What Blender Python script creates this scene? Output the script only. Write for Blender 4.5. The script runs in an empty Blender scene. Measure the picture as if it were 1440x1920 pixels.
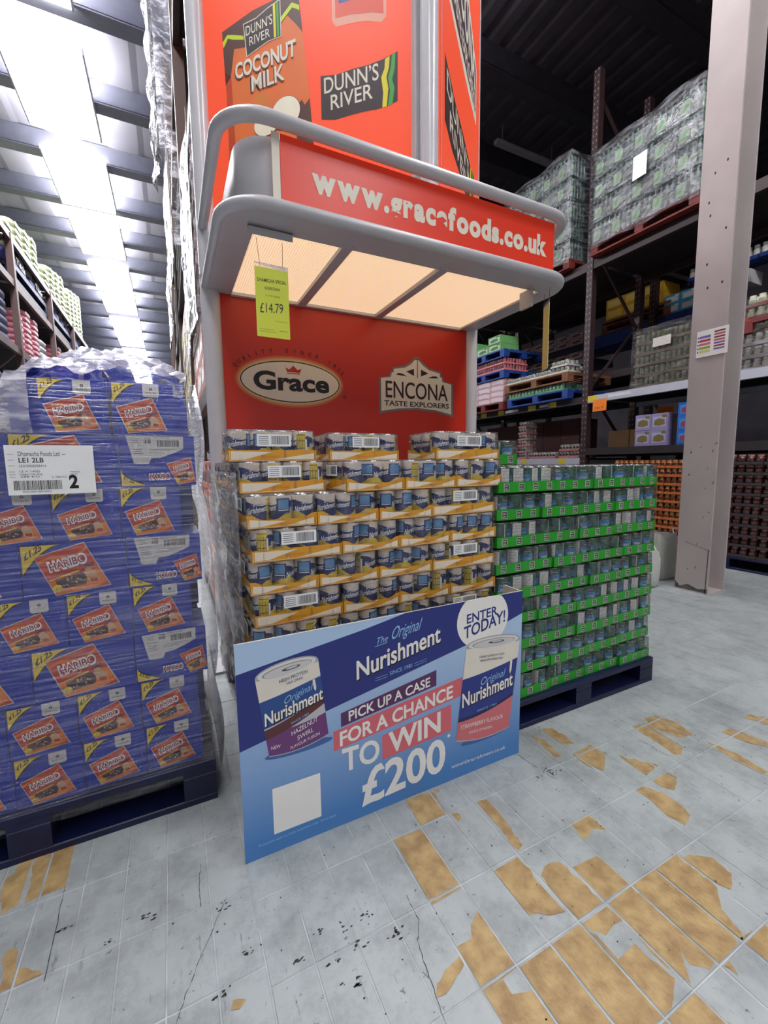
import bpy, math, random
from mathutils import Vector, Matrix
from mathutils.geometry import tessellate_polygon
random.seed(7)
S = bpy.context.scene
COL = S.collection
R = math.radians
# ---------------------------------------------------------------- camera
cd = bpy.data.cameras.new('camera'); cam = bpy.data.objects.new('camera', cd); COL.objects.link(cam)
YAW, PIT, ROL = R(26.356), R(6.418), R(-0.7485)
fw = Vector((math.sin(YAW)*math.cos(PIT), math.cos(YAW)*math.cos(PIT), -math.sin(PIT)))
rt = Vector((math.cos(YAW), -math.sin(YAW), 0)); up = rt.cross(fw)
r2 = rt*math.cos(ROL)+up*math.sin(ROL); u2 = -rt*math.sin(ROL)+up*math.cos(ROL)
mw = Matrix((r2, u2, -fw)).transposed().to_4x4(); mw.translation = Vector((0, 0, 1.11))
cam.matrix_world = mw
cd.sensor_fit = 'HORIZONTAL'; cd.sensor_width = 36; cd.lens = 36*800.6/1440; cd.clip_start = .03; cd.clip_end = 200
S.camera = cam
# ---------------------------------------------------------------- world and exposure
wd = bpy.data.worlds.new('world'); S.world = wd; wd.use_nodes = True
wd.node_tree.nodes['Background'].inputs[0].default_value = (.80, .86, 1, 1)
wd.node_tree.nodes['Background'].inputs[1].default_value = .35
S.view_settings.view_transform = 'Standard'; S.view_settings.look = 'None'
S.view_settings.exposure = 0.0; S.view_settings.gamma = 1; S.view_settings.use_curve_mapping = False
LIGHT_AISLE = 26.0      # emission of the strip lights over the left aisle
LIGHT_FRONT = 23.0      # the same over the cross aisle behind the camera
CANOPY_GLOW = 1.7
# ---------------------------------------------------------------- materials
MC = {}
def lin(c):
    return tuple(((v/255)/12.92 if v/255 <= .04045 else ((v/255+.055)/1.055)**2.4) for v in c)
def M(name, rgb=(128, 128, 128), rough=.5, metal=0, var=.12, sc=9, bump=0, bsc=60, emis=0, spec=.5, coat=0, stretch=None, rgb2=None):
    if name in MC: return MC[name]
    m = bpy.data.materials.new(name); m.use_nodes = True; MC[name] = m
    t = m.node_tree; n = t.nodes; l = t.links; b = n['Principled BSDF']
    c = lin(rgb); d = lin(rgb2) if rgb2 else tuple(v*(1-var) for v in c)
    tc = n.new('ShaderNodeTexCoord'); mp = n.new('ShaderNodeMapping'); l.new(tc.outputs['Object'], mp.inputs[0])
    if stretch: mp.inputs['Scale'].default_value = stretch
    nz = n.new('ShaderNodeTexNoise'); nz.inputs['Scale'].default_value = sc; nz.inputs['Detail'].default_value = 4
    l.new(mp.outputs[0], nz.inputs['Vector'])
    rp = n.new('ShaderNodeValToRGB'); rp.color_ramp.elements[0].position = .35; rp.color_ramp.elements[1].position = .65
    rp.color_ramp.elements[0].color = (*d, 1); rp.color_ramp.elements[1].color = (*c, 1)
    l.new(nz.outputs['Fac'], rp.inputs[0]); l.new(rp.outputs[0], b.inputs['Base Color'])
    b.inputs['Roughness'].default_value = rough; b.inputs['Metallic'].default_value = metal
    b.inputs['Specular IOR Level'].default_value = spec
    if coat: b.inputs['Coat Weight'].default_value = coat; b.inputs['Coat Roughness'].default_value = .08
    if emis:
        l.new(rp.outputs[0], b.inputs['Emission Color']); b.inputs['Emission Strength'].default_value = emis
    if bump:
        n2 = n.new('ShaderNodeTexNoise'); n2.inputs['Scale'].default_value = bsc; l.new(mp.outputs[0], n2.inputs['Vector'])
        bp = n.new('ShaderNodeBump'); bp.inputs['Strength'].default_value = bump; bp.inputs['Distance'].default_value = .01
        l.new(n2.outputs['Fac'], bp.inputs['Height']); l.new(bp.outputs[0], b.inputs['Normal'])
    return m
def film(name, milk=.12, gloss=.25, streak=(2, 2, 40), sc=4, col=(235, 235, 245), bump=.5, rough=.12):
    """clear stretch film: see-through, glossy streaks, a little milky"""
    if name in MC: return MC[name]
    m = bpy.data.materials.new(name); m.use_nodes = True; MC[name] = m
    t = m.node_tree; n = t.nodes; l = t.links; n.remove(n['Principled BSDF'])
    tr = n.new('ShaderNodeBsdfTransparent'); gl = n.new('ShaderNodeBsdfGlossy'); df = n.new('ShaderNodeBsdfDiffuse')
    gl.inputs['Roughness'].default_value = rough; df.inputs[0].default_value = (*lin(col), 1)
    tc = n.new('ShaderNodeNewGeometry'); mp = n.new('ShaderNodeMapping'); mp.inputs['Scale'].default_value = streak
    l.new(tc.outputs['Position'], mp.inputs[0])
    nz = n.new('ShaderNodeTexNoise'); nz.inputs['Scale'].default_value = sc; nz.inputs['Detail'].default_value = 5
    nz.inputs['Distortion'].default_value = .4
    l.new(mp.outputs[0], nz.inputs['Vector'])
    mr = n.new('ShaderNodeMapRange'); mr.inputs[1].default_value = .46; mr.inputs[2].default_value = .78
    mr.inputs[3].default_value = milk*.22; mr.inputs[4].default_value = min(1, milk*2.6)
    l.new(nz.outputs['Fac'], mr.inputs[0])
    bp = n.new('ShaderNodeBump'); bp.inputs['Strength'].default_value = bump; bp.inputs['Distance'].default_value = .02
    l.new(nz.outputs['Fac'], bp.inputs['Height'])
    l.new(bp.outputs[0], gl.inputs['Normal'])
    fr = n.new('ShaderNodeFresnel'); fr.inputs[0].default_value = 1.45; l.new(bp.outputs[0], fr.inputs['Normal'])
    ma = n.new('ShaderNodeMath'); ma.operation = 'MULTIPLY_ADD'; ma.inputs[1].default_value = .75; ma.inputs[2].default_value = gloss*.02
    l.new(fr.outputs[0], ma.inputs[0])
    m1 = n.new('ShaderNodeMixShader'); l.new(mr.outputs[0], m1.inputs[0]); l.new(tr.outputs[0], m1.inputs[1]); l.new(df.outputs[0], m1.inputs[2])
    m2 = n.new('ShaderNodeMixShader'); l.new(ma.outputs[0], m2.inputs[0]); l.new(m1.outputs[0], m2.inputs[1]); l.new(gl.outputs[0], m2.inputs[2])
    l.new(m2.outputs[0], n['Material Output'].inputs[0])
    return m
def emit(name, rgb, s):
    if name in MC: return MC[name]
    m = bpy.data.materials.new(name); m.use_nodes = True; MC[name] = m
    n = m.node_tree.nodes; l = m.node_tree.links; n.remove(n['Principled BSDF'])
    e = n.new('ShaderNodeEmission'); nz = n.new('ShaderNodeTexNoise'); nz.inputs['Scale'].default_value = 3
    r = n.new('ShaderNodeValToRGB'); c = lin(rgb); r.color_ramp.elements[0].color = (*[v*.96 for v in c], 1); r.color_ramp.elements[1].color = (*c, 1)
    l.new(nz.outputs['Fac'], r.inputs[0]); l.new(r.outputs[0], e.inputs[0]); e.inputs[1].default_value = s
    l.new(e.outputs[0], n['Material Output'].inputs[0]); return m
P = dict(var=.05, rough=.45)   # printed ink
def ink(r, g, b, rough=.42): return M('ink_%d_%d_%d' % (r, g, b), (r, g, b), rough=rough, var=.04, sc=14)
# ---------------------------------------------------------------- text outlines (built-in font)
TXC = {}
def TX(s, bold=0.0):
    k = (s, bold)
    if k in TXC: return TXC[k]
    c = bpy.data.curves.new('t', 'FONT'); c.body = s; c.offset = bold; c.resolution_u = 4; c.fill_mode = 'FRONT'
    o = bpy.data.objects.new('t', c); COL.objects.link(o)
    dg = bpy.context.evaluated_depsgraph_get(); me = o.evaluated_get(dg).to_mesh()
    v = [(p.co.x, p.co.y) for p in me.vertices]; f = [tuple(q.vertices) for q in me.polygons]
    o.evaluated_get(dg).to_mesh_clear(); bpy.data.objects.remove(o); bpy.data.curves.remove(c)
    x0 = min(p[0] for p in v); x1 = max(p[0] for p in v)
    v = [((p[0]-x0)/(x1-x0), p[1]/.69) for p in v]        # 0..1 wide, cap height 1
    TXC[k] = (v, f, (x1-x0)/.69); return TXC[k]
# ---------------------------------------------------------------- mesh builder
class MB:
    def __init__(s): s.v = []; s.f = []; s.mi = []; s.ms = []; s.T = None; s.sm = []
    def mat(s, m):
        if m not in s.ms: s.ms.append(m)
        return s.ms.index(m)
    def add(s, vs, fs, m, smooth=False):
        b = len(s.v); T = s.T
        s.v += [tuple(T @ Vector(p)) if T else tuple(p) for p in vs]
        k = s.mat(m)
        for f in fs: s.f.append([b+i for i in f]); s.mi.append(k); s.sm.append(smooth)
    def box(s, x0, x1, y0, y1, z0, z1, m):
        s.add([(x0, y0, z0), (x1, y0, z0), (x1, y1, z0), (x0, y1, z0), (x0, y0, z1), (x1, y0, z1), (x1, y1, z1), (x0, y1, z1)],
              [(0, 3, 2, 1), (4, 5, 6, 7), (0, 1, 5, 4), (1, 2, 6, 5), (2, 3, 7, 6), (3, 0, 4, 7)], m)
    def bbox(s, x0, x1, y0, y1, z0, z1, c, m):   # box with bevelled top rim
        s.add([(x0, y0, z0), (x1, y0, z0), (x1, y1, z0), (x0, y1, z0), (x0, y0, z1-c), (x1, y0, z1-c), (x1, y1, z1-c), (x0, y1, z1-c),
               (x0+c, y0+c, z1), (x1-c, y0+c, z1), (x1-c, y1-c, z1), (x0+c, y1-c, z1)],
              [(0, 3, 2, 1), (0, 1, 5, 4), (1, 2, 6, 5), (2, 3, 7, 6), (3, 0, 4, 7), (4, 5, 9, 8), (5, 6, 10, 9), (6, 7, 11, 10), (7, 4, 8, 11), (8, 9, 10, 11)], m)
    def rod(s, a, b, r, m, n=8, r1=None, cap=True):
        a = Vector(a); b = Vector(b); d = (b-a).normalized(); r1 = r if r1 is None else r1
        x = d.orthogonal().normalized(); y = d.cross(x); vs = []
        for p, q in ((a, r), (b, r1)):
            for i in range(n):
                t = 2*math.pi*i/n; vs.append(p+x*q*math.cos(t)+y*q*math.sin(t))
        s.add(vs, [(i, (i+1) % n, n+(i+1) % n, n+i) for i in range(n)], m, True)
        if cap: s.add(vs, [tuple(range(n-1, -1, -1)), tuple(range(n, 2*n))], m)
    def tube(s, pts, r, m, n=10, flat=1.0):
        pts = [Vector(p) for p in pts]; vs = []; up_ = Vector((0, 0, 1))
        for i, p in enumerate(pts):
            d = (pts[min(i+1, len(pts)-1)]-pts[max(i-1, 0)]).normalized()
            x = d.cross(up_)
            if x.length < .05: x = d.orthogonal()
            x.normalize(); y = x.cross(d)
            for k in range(n):
                t = 2*math.pi*k/n; vs.append(p+x*r*math.cos(t)+y*r*flat*math.sin(t))
        fs = [(i*n+k, i*n+(k+1) % n, (i+1)*n+(k+1) % n, (i+1)*n+k) for i in range(len(pts)-1) for k in range(n)]
        s.add(vs, fs, m, True)
        e = len(pts)*n; s.add(vs, [tuple(range(n-1, -1, -1)), tuple(range(e-n, e))], m)
    def beam(s, a, b, w, h, m):      # rectangular bar between points (w horizontal, h other)
        a = Vector(a); b = Vector(b); d = (b-a).normalized(); x = d.cross(Vector((0, 0, 1)))
        if x.length < .01: x = Vector((1, 0, 0))
        x.normalize(); y = x.cross(d); vs = []
        for p in (a, b):
            for i, j in ((-1, -1), (1, -1), (1, 1), (-1, 1)): vs.append(p+x*i*w/2+y*j*h/2)
        s.add(vs, [(0, 1, 2, 3), (7, 6, 5, 4), (0, 4, 5, 1), (1, 5, 6, 2), (2, 6, 7, 3), (3, 7, 4, 0)], m)
    def mesh(s, name):
        me = bpy.data.meshes.new(name); me.from_pydata(s.v, [], s.f)
        for m in s.ms: me.materials.append(m)
        me.polygons.foreach_set('material_index', s.mi); me.polygons.foreach_set('use_smooth', s.sm)
        me.update(); return me
    def build(s, name, parent=None, loc=None, rz=0):
        return put(s.mesh(name), name, parent, loc, rz)
def put(me, name, parent=None, loc=None, rz=0):
    o = bpy.data.objects.new(name, me); COL.objects.link(o)
    if parent: o.parent = parent; CH.setdefault(parent.name, []).append(o)
    if loc: o.location = loc
    if rz: o.rotation_euler = (0, 0, rz)
    return o
CH = {}
def tag(o, label=None, cat=None, group=None, kind=None):
    if label: o['label'] = label
    if cat: o['category'] = cat
    if group: o['group'] = group
    if kind: o['kind'] = kind
    return o
def thing(name, label, cat, loc=(0, 0, 0), rz=0, group=None, kind=None):
    o = bpy.data.objects.new(name, None); COL.objects.link(o); o.empty_display_size = .1
    o.location = loc; o.rotation_euler = (0, 0, rz); return tag(o, label, cat, group, kind)
def dup(root, loc, rz=0, label=None, group=None):
    r = root.copy(); COL.objects.link(r); r.location = loc; r.rotation_euler = (0, 0, rz)
    if label: r['label'] = label
    if group: r['group'] = group
    for ch in CH.get(root.name, ()):
        c = ch.copy(); COL.objects.link(c); c.parent = r
        for g_ in CH.get(ch.name, ()):
            d = g_.copy(); COL.objects.link(d); d.parent = c
    return r
def gone(root):
    for c in CH.get(root.name, ()):
        for d in CH.get(c.name, ()): bpy.data.objects.remove(d)
        bpy.data.objects.remove(c)
    bpy.data.objects.remove(root)
ORD = ['', 'first', 'second', 'third', 'fourth', 'fifth', 'sixth', 'seventh', 'eighth', 'ninth', 'tenth', 'eleventh', 'twelfth', 'thirteenth', 'fourteenth']
def fromtop(k): return {1: 'top layer of all', 2: 'second layer from top'}.get(k, ORD[k]+' layer from top')
class Dec:
    """flat print laid on a plane: O origin, U right, V up, N outward"""
    def __init__(s, mb, O, U, V, N, lift=.0006, step=.00035):
        s.mb = mb; s.O = Vector(O); s.U = Vector(U).normalized(); s.V = Vector(V).normalized(); s.N = Vector(N).normalized(); s.l = lift; s.st = step
        s.fn = None
    def p(s, x, y, k):
        if s.fn: x, y = s.fn(x, y)
        return s.O+s.U*x+s.V*y+s.N*(s.l+s.st*k)
    def poly(s, pts, m, k=0):
        vs = [s.p(x, y, k) for x, y in pts]
        tr = tessellate_polygon([[Vector((x, y, 0)) for x, y in pts]])
        out = []
        for a, b, c in tr:
            n_ = (vs[b]-vs[a]).cross(vs[c]-vs[a])
            out.append((a, b, c) if n_.dot(s.N) > 0 else (a, c, b))
        s.mb.add(vs, out, m)
    def rect(s, x0, y0, x1, y1, m, k=0): s.poly([(x0, y0), (x1, y0), (x1, y1), (x0, y1)], m, k)
    def ell(s, cx, cy, rx, ry, m, k=0, n=40, rot=0):
        c, d = math.cos(rot), math.sin(rot)
        s.poly([(cx+rx*math.cos(t)*c-ry*math.sin(t)*d, cy+rx*math.cos(t)*d+ry*math.sin(t)*c) for t in [2*math.pi*i/n for i in range(n)]], m, k)
    def text(s, st, x0, y0, x1, h, m, k=1, rise=0, slant=0, bold=0.0, grow=0.0):
        v, f, w = TX(st, bold)
        pts = []
        for a, b in v:
            hh = h*(1+grow*a); pts.append((x0+(x1-x0)*a+slant*hh*b, y0+rise*a+hh*b))
        vs = [s.p(a, b, k) for a, b in pts]
        out = []
        for q in f:
            a, b, c = vs[q[0]], vs[q[1]], vs[q[2]]
            out.append(q if (b-a).cross(c-a).dot(s.N) > 0 else tuple(reversed(q)))
        s.mb.add(vs, out, m)
    def line(s, x0, y0, x1, y1, w, m, k=3):
        d = Vector((x1-x0, y1-y0)).normalized(); n_ = Vector((-d.y, d.x))*w/2
        s.poly([(x0-n_.x, y0-n_.y), (x1-n_.x, y1-n_.y), (x1+n_.x, y1+n_.y), (x0+n_.x, y0+n_.y)], m, k)
    def bars(s, x0, y0, x1, y1, m, k=1, n=24, seed=1):
        rr = random.Random(seed); x = x0; w = (x1-x0)/n
        while x < x1-w*.5:
            a = w*rr.choice((.3, .5, .8)); s.rect(x, y0, x+a, y1, m, k); x += a+w*rr.choice((.3, .45, .6))
# ================================================================ SETTING
def paint_mat():
    m = bpy.data.materials.new('worn_grey_floor_paint'); m.use_nodes = True; t = m.node_tree; n = t.nodes; l = t.links; b = n['Principled BSDF']
    g = n.new('ShaderNodeNewGeometry')
    def noise(sc, scale=(1, 1, 1), det=5, rough=.6):
        mp = n.new('ShaderNodeMapping'); mp.inputs['Scale'].default_value = scale; l.new(g.outputs['Position'], mp.inputs[0])
        z = n.new('ShaderNodeTexNoise'); z.inputs['Scale'].default_value = sc; z.inputs['Detail'].default_value = det; z.inputs['Roughness'].default_value = rough
        l.new(mp.outputs[0], z.inputs['Vector']); return z.outputs['Fac']
    def ramp(src, a, b_, ca, cb):
        r = n.new('ShaderNodeValToRGB'); e = r.color_ramp.elements; e[0].position = a; e[1].position = b_; e[0].color = (*ca, 1); e[1].color = (*cb, 1)
        l.new(src, r.inputs[0]); return r.outputs[0]
    def mul(a, c):
        x = n.new('ShaderNodeMixRGB'); x.blend_type = 'MULTIPLY'; x.inputs[0].default_value = 1; l.new(a, x.inputs[1]); l.new(c, x.inputs[2]); return x.outputs[0]
    base = ramp(noise(1.3), .3, .7, lin((147, 153, 151)), lin((170, 176, 174)))
    c = mul(base, ramp(noise(7, (1, 1, 1), 8, .75), .32, .56, (.66, .66, .67), (1, 1, 1)))
    c = mul(c, ramp(noise(2.2, (1, .6, 1), 6, .65), .36, .50, (.78, .78, .79), (1, 1, 1)))
    c = mul(c, ramp(noise(16, (3.2, .55, 1), 6, .7), .29, .38, (.45, .45, .46), (1, 1, 1)))      # scuffs running away
    c = mul(c, ramp(noise(34, (1, 1, 1), 4, .8), .31, .36, (.22, .22, .22), (1, 1, 1)))           # black specks
    l.new(c, b.inputs['Base Color'])
    rr = n.new('ShaderNodeMapRange'); rr.inputs[3].default_value = .28; rr.inputs[4].default_value = .55; l.new(noise(5), rr.inputs[0]); l.new(rr.outputs[0], b.inputs['Roughness'])
    bp = n.new('ShaderNodeBump'); bp.inputs['Strength'].default_value = .25; bp.inputs['Distance'].default_value = .004; l.new(noise(60), bp.inputs['Height']); l.new(bp.outputs[0], b.inputs['Normal'])
    return m
PAINT = paint_mat()
GROUT = M('pale_grout', (178, 182, 182), .6, var=.32, sc=14)
CLAY = M('bare_buff_clay', (172, 146, 98), .55, rgb2=(140, 112, 72), sc=24, bump=.3, bsc=90)
X0, DX, Y0, DY = .521, .0995, .415, .2045
mb = MB(); mb.box(-14, 14, -9, 48, -.05, -.0016, GROUT)
floor = mb.build('floor'); tag(floor, kind='structure')
def tile_y(k): return Y0+.047 if k < -4 else Y0
tb = MB(); g_ = .0034; tb.bbox(g_/2, DX-g_/2, g_/2, DY-g_/2, -.005, 0, .0012, PAINT); tile_me = tb.mesh('tile')
far = MB(); near = 0
cands = []
for i in range(-50, 75):
    for j in range(-12, 55):
        x = X0+i*DX; y = tile_y(i)+j*DY
        cx, cy = x+.05-0, y+.1
        f_ = cx*fw.x+cy*fw.y+1.11*.11
        if f_ < -2.5: continue
        seen = f_ > .4 and -150 < 720+800*((cx*r2.x+cy*r2.y)/f_) < 1600 and 960+800*(1.11/f_)-90 < 2050
        cands.append((f_ if seen else 20+abs(f_), x, y))
cands.sort()
for q, (d, x, y) in enumerate(cands):
    rr = random.Random(int(x*1000)*7+int(y*1000)); dz = rr.uniform(-.0006, .0006)
    if q < 296:
        put(tile_me, 'tile', floor, (x, y, dz))
    elif d < 9.5 or (d > 19 and x < 5.5): far.bbox(x+g_/2, x+DX-g_/2, y+g_/2, y+DY-g_/2, -.005, dz, .0012, PAINT)
    else: continue
tag(far.build('tile_field', floor), kind='stuff')
mb = MB(); mb.box(-14, 14, 6, 48, -.004, -.0006, PAINT); mb.box(-14, 14, -9, -2.04, -.004, -.0006, PAINT); mb.box(5.6, 14, -2.04, 6, -.004, -.0006, PAINT); mb.build('painted_slab', floor)
WORN = [
[(0.63,1.141),(0.701,1.137),(0.732,1.128),(0.721,1.033),(0.62,1.023)],[(0.526,1.025),(0.618,1.019),(0.616,0.816),(0.524,0.813)],
[(0.732,1.027),(0.755,1.016),(0.753,0.999),(0.734,0.987)],[(0.835,1.029),(0.871,1.019),(0.871,0.961),(0.852,0.837),(0.829,0.829),(0.824,0.851),(0.833,0.919)],
[(0.722,0.813),(0.81,0.815),(0.817,0.771),(0.806,0.751),(0.809,0.649),(0.72,0.684),(0.715,0.697)],[(0.826,0.744),(0.861,0.761),(0.904,0.749),(0.914,0.617),(0.82,0.622),(0.82,0.657)],
[(0.92,0.723),(1.014,0.715),(1.017,0.62),(0.92,0.618)],[(0.525,0.708),(0.566,0.706),(0.581,0.731),(0.618,0.75),(0.618,0.615),(0.523,0.611)],
[(0.429,0.651),(0.444,0.669),(0.482,0.683),(0.524,0.691),(0.516,0.671),(0.449,0.646)],[(0.523,0.611),(0.575,0.611),(0.574,0.583),(0.616,0.569),(0.618,0.42),(0.521,0.42)],
[(0.622,0.612),(0.716,0.612),(0.716,0.42),(0.62,0.42)],[(0.719,0.612),(0.812,0.613),(0.831,0.577),(0.83,0.523),(0.893,0.527),(0.894,0.49),(0.905,0.445),(0.843,0.416),(0.81,0.414),(0.72,0.414)],
[(0.823,0.611),(0.911,0.611),(0.92,0.571),(0.886,0.575),(0.848,0.568)],[(0.92,0.614),(1.013,0.616),(1.02,0.426),(0.99,0.419),(0.962,0.444),(0.974,0.473),(0.925,0.424),(0.91,0.465),(0.909,0.506)],
[(1.02,0.617),(1.114,0.619),(1.114,0.433),(1.101,0.418),(1.022,0.418)],[(1.12,0.622),(1.215,0.621),(1.209,0.512),(1.157,0.478),(1.14,0.429),(1.118,0.415)],
[(1.244,0.602),(1.295,0.566),(1.285,0.514),(1.236,0.494),(1.219,0.523),(1.22,.6)],[(0.72,0.41),(0.915,0.413),(0.93,0.3),(.86,.24),(.72,.23)],
[(1.12,0.423),(1.208,0.415),(1.207,0.405),(1.119,0.37)],[(1.025,0.41),(1.047,0.41),(1.031,0.385)],
[(1.036,0.82),(1.118,0.823),(1.119,0.75),(1.078,0.782),(1.043,0.768),(1.022,0.774)],[(1.302,1.043),(1.424,1.05),(1.414,0.985),(1.333,0.93),(1.302,0.978)],
[(1.452,0.957),(1.534,0.857),(1.442,0.844),(1.448,0.902)],[(1.438,0.822),(1.522,0.82),(1.531,0.791),(1.459,0.759),(1.437,0.79)],
[(1.345,0.82),(1.379,0.82),(1.417,0.761),(1.42,0.721),(1.394,0.675),(1.342,0.662),(1.328,0.709),(1.347,0.771)],
[(1.298,1.211),(1.361,1.199),(1.372,1.133),(1.364,1.081),(1.313,1.108)],[(1.248,1.198),(1.276,1.155),(1.255,1.051),(1.232,1.062)],
[(1.669,1.048),(1.74,1.042),(1.72,0.877),(1.667,0.853),(1.645,0.864)],[(1.768,1.06),(1.837,1.051),(1.864,0.978),(1.836,0.901),(1.771,0.915),(1.738,1.002)],
[(1.955,0.858),(2.019,0.855),(2.034,0.788),(2.04,0.738),(2.01,0.726),(1.966,0.776)],[(2.156,0.868),(2.2,0.868),(2.246,0.821),(2.177,0.793)],
[(1.837,0.862),(1.857,0.763),(1.842,0.659),(1.809,0.661),(1.805,0.756)],[(0.734,1.14),(0.755,1.129),(0.749,1.116),(0.739,1.122)],[(0.903,0.82),(0.92,0.801),(0.917,0.789)],
[(-0.323,1.461),(-0.32,1.299),(-0.368,1.296),(-0.405,1.292),(-0.416,1.464)],[(-0.422,1.462),(-0.418,1.298),(-0.45,1.282),(-0.481,1.394),(-0.456,1.407),(-0.452,1.449)],
[(-0.394,1.077),(-0.413,1.156),(-0.406,1.174),(-0.391,1.172),(-0.383,1.141),(-0.368,1.116),(-0.329,1.09),(-0.321,1.078)],[(0.049,0.839),(0.074,0.827),(0.059,0.817),(0.042,0.823)],
[(.62,.41),(.715,.41),(.715,.25),(.66,.27),(.62,.33)]]
def clip(poly, ax, v, keep_gt):
    out = []
    for a, b in zip(poly, poly[1:]+poly[:1]):
        ia = (a[ax] >= v) == keep_gt; ib = (b[ax] >= v) == keep_gt
        if ia: out.append(a)
        if ia != ib:
            t = (v-a[ax])/(b[ax]-a[ax]); q = [a[0]+(b[0]-a[0])*t, a[1]+(b[1]-a[1])*t]; q[ax] = v; out.append(tuple(q))
    return out
for wi, p in enumerate(WORN):
    rr = random.Random(wi); q = []
    for a, b in zip(p, p[1:]+p[:1]):      # ragged edge
        L = math.hypot(b[0]-a[0], b[1]-a[1]); n_ = max(1, int(L/.012))
        straight = abs(a[0]-b[0]) < .006 or abs(a[1]-b[1]) < .012
        for t in range(n_):
            f_ = t/n_; j = 0 if (t == 0 or straight) else rr.uniform(-.004, .004)
            q.append((a[0]+(b[0]-a[0])*f_+j, a[1]+(b[1]-a[1])*f_+j))
    m_ = MB()
    i0 = int((min(x for x, y in q)-X0)//DX); i1 = int((max(x for x, y in q)-X0)//DX)
    for i in range(i0, i1+1):
        yb = tile_y(i); j0 = int((min(y for x, y in q)-yb)//DY); j1 = int((max(y for x, y in q)-yb)//DY)
        for j in range(j0, j1+1):
            c = clip(q, 0, X0+i*DX+.0035, True); c = clip(c, 0, X0+(i+1)*DX-.0035, False) if c else c
            c = clip(c, 1, yb+j*DY+.0035, True) if c else c; c = clip(c, 1, yb+(j+1)*DY-.0035, False) if c else c
            if len(c) < 3: continue
            area = abs(sum(a[0]*b[1]-a[1]*b[0] for a, b in zip(c, c[1:]+c[:1])))/2
            if area < 8e-5: continue
            d = Dec(m_, (0, 0, .0007), (1, 0, 0), (0, 1, 0), (0, 0, 1), 0.0003, 0); d.poly(c, CLAY)
    if m_.v: m_.build('worn_patch', floor)
# cracks
mb = MB(); d = Dec(mb, (0, 0, .0008), (1, 0, 0), (0, 1, 0), (0, 0, 1), .0002, 0); DK = M('crack_dirt', (52, 50, 50), .9, var=.4, sc=40)
for pts in ([(.062,1.072),(.004,.974),(-.035,.903),(-.056,.854),(-.075,.80)], [(.009,1.203),(-.001,1.14),(0,1.077)], [(.478,.863),(.476,.798),(.45,.76),(.44,.716),(.434,.674),(.424,.615)],
            [(1.6, .98), (1.62, .93), (1.60, .9), (1.63, .86)], [(1.05, 1.19), (1.12, 1.13), (1.13, 1.05)], [(-.32,1.30),(-.318,1.18),(-.315,1.06)]):
    rr = random.Random(len(pts)); q = []
    for a, b in zip(pts, pts[1:]):
        for i in range(6): q.append((a[0]+(b[0]-a[0])*i/6+rr.uniform(-.0015, .0015), a[1]+(b[1]-a[1])*i/6+rr.uniform(-.0015, .0015)))
    q.append(pts[-1])
    for a, b in zip(q, q[1:]): d.line(*a, *b, rr.uniform(.0006, .0018), DK, 0)
rr = random.Random(8)
for cx, cy in ((.265,.808),(.323,.814),(.285,.753),(.247,.888),(.309,.873),(.039,.865),(-.113,1.106),(.06,1.054),(-.197,1.086),(.362,.864),(.091,.917),(.196,.846),(-.3,1.174),(.418,.79),(.41,.80),(1.137,1.02),(1.176,1.012),(1.15,1.03),(1.095,1.009),(1.16,1.0)):
    for i in range(7):
        x, y, s_ = cx+rr.gauss(0, .012), cy+rr.gauss(0, .007), rr.uniform(.0012, .0045)
        d.poly([(x+s_*rr.uniform(.5, 2.0)*math.cos(t), y+s_*rr.uniform(.3, 1.0)*math.sin(t)) for t in (0, 1, 2, 3, 4, 5)], DK, 0)
rr = random.Random(5)
for k in range(160):
    x = rr.uniform(-.4, 2.2); y = rr.uniform(.45, 1.1); s_ = rr.uniform(.0008, .003)
    d.poly([(x+s_*rr.uniform(.5, 1.6)*math.cos(t), y+s_*rr.uniform(.4, 1.2)*math.sin(t)) for t in (0, 1, 2, 3, 4, 5)], DK, 0)
tag(mb.build('dirt_specks', floor), kind='stuff')

LILAC = M('lilac_grey_liner', (192, 190, 200), .6, var=.08, sc=2)
BEAMG = M('grey_purlin', (140, 142, 156), .5, var=.1)
SHADEC = M('shade_toned_roof_deck', (84, 78, 86), .65, var=.25, sc=3)  # same ceiling as the left, with the right side's shade put into the colour
SHADEB = M('shade_toned_roof_steel', (62, 58, 66), .6, var=.2)  # purlin colour darkened to match, shade painted in
def deck(x0, x1, y0, y1, z, m, pitch, dep):
    b = MB(); n_ = int((x1-x0)/pitch); vs = []; fs = []
    for i in range(n_+1):
        for o_, zz in ((0, z), (.45, z), (.55, z+dep), (.9, z+dep)):
            x = x0+(i+o_)*pitch; vs += [(x, y0, zz), (x, y1, zz)]
    for i in range(len(vs)//2-1): fs.append((2*i, 2*i+1, 2*i+3, 2*i+2))
    b.add(vs, fs, m); return b
CZ = 7.0
for x0, x1, m1, m2, nm in ((-12, 1.4, LILAC, BEAMG, 'ceiling'), (1.4, 14, SHADEC, SHADEB, 'ceiling')):
    b = deck(x0, x1, -8, 46, CZ, m1, .30 if m1 is SHADEC else .95, .05 if m1 is SHADEC else .02); b.box(x0, x1, -8, 46, CZ+.08, CZ+.14, m1)
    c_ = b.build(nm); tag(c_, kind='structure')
    y = -7.1
    while y < 45.5:
        p_ = MB(); p_.box(x0, x1, y, y+.12, CZ-.30, CZ, m2); p_.box(x0, x1, y, y+.24, CZ-.32, CZ-.29, m2); p_.build('purlin', c_)
        y += 1.55
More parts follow.
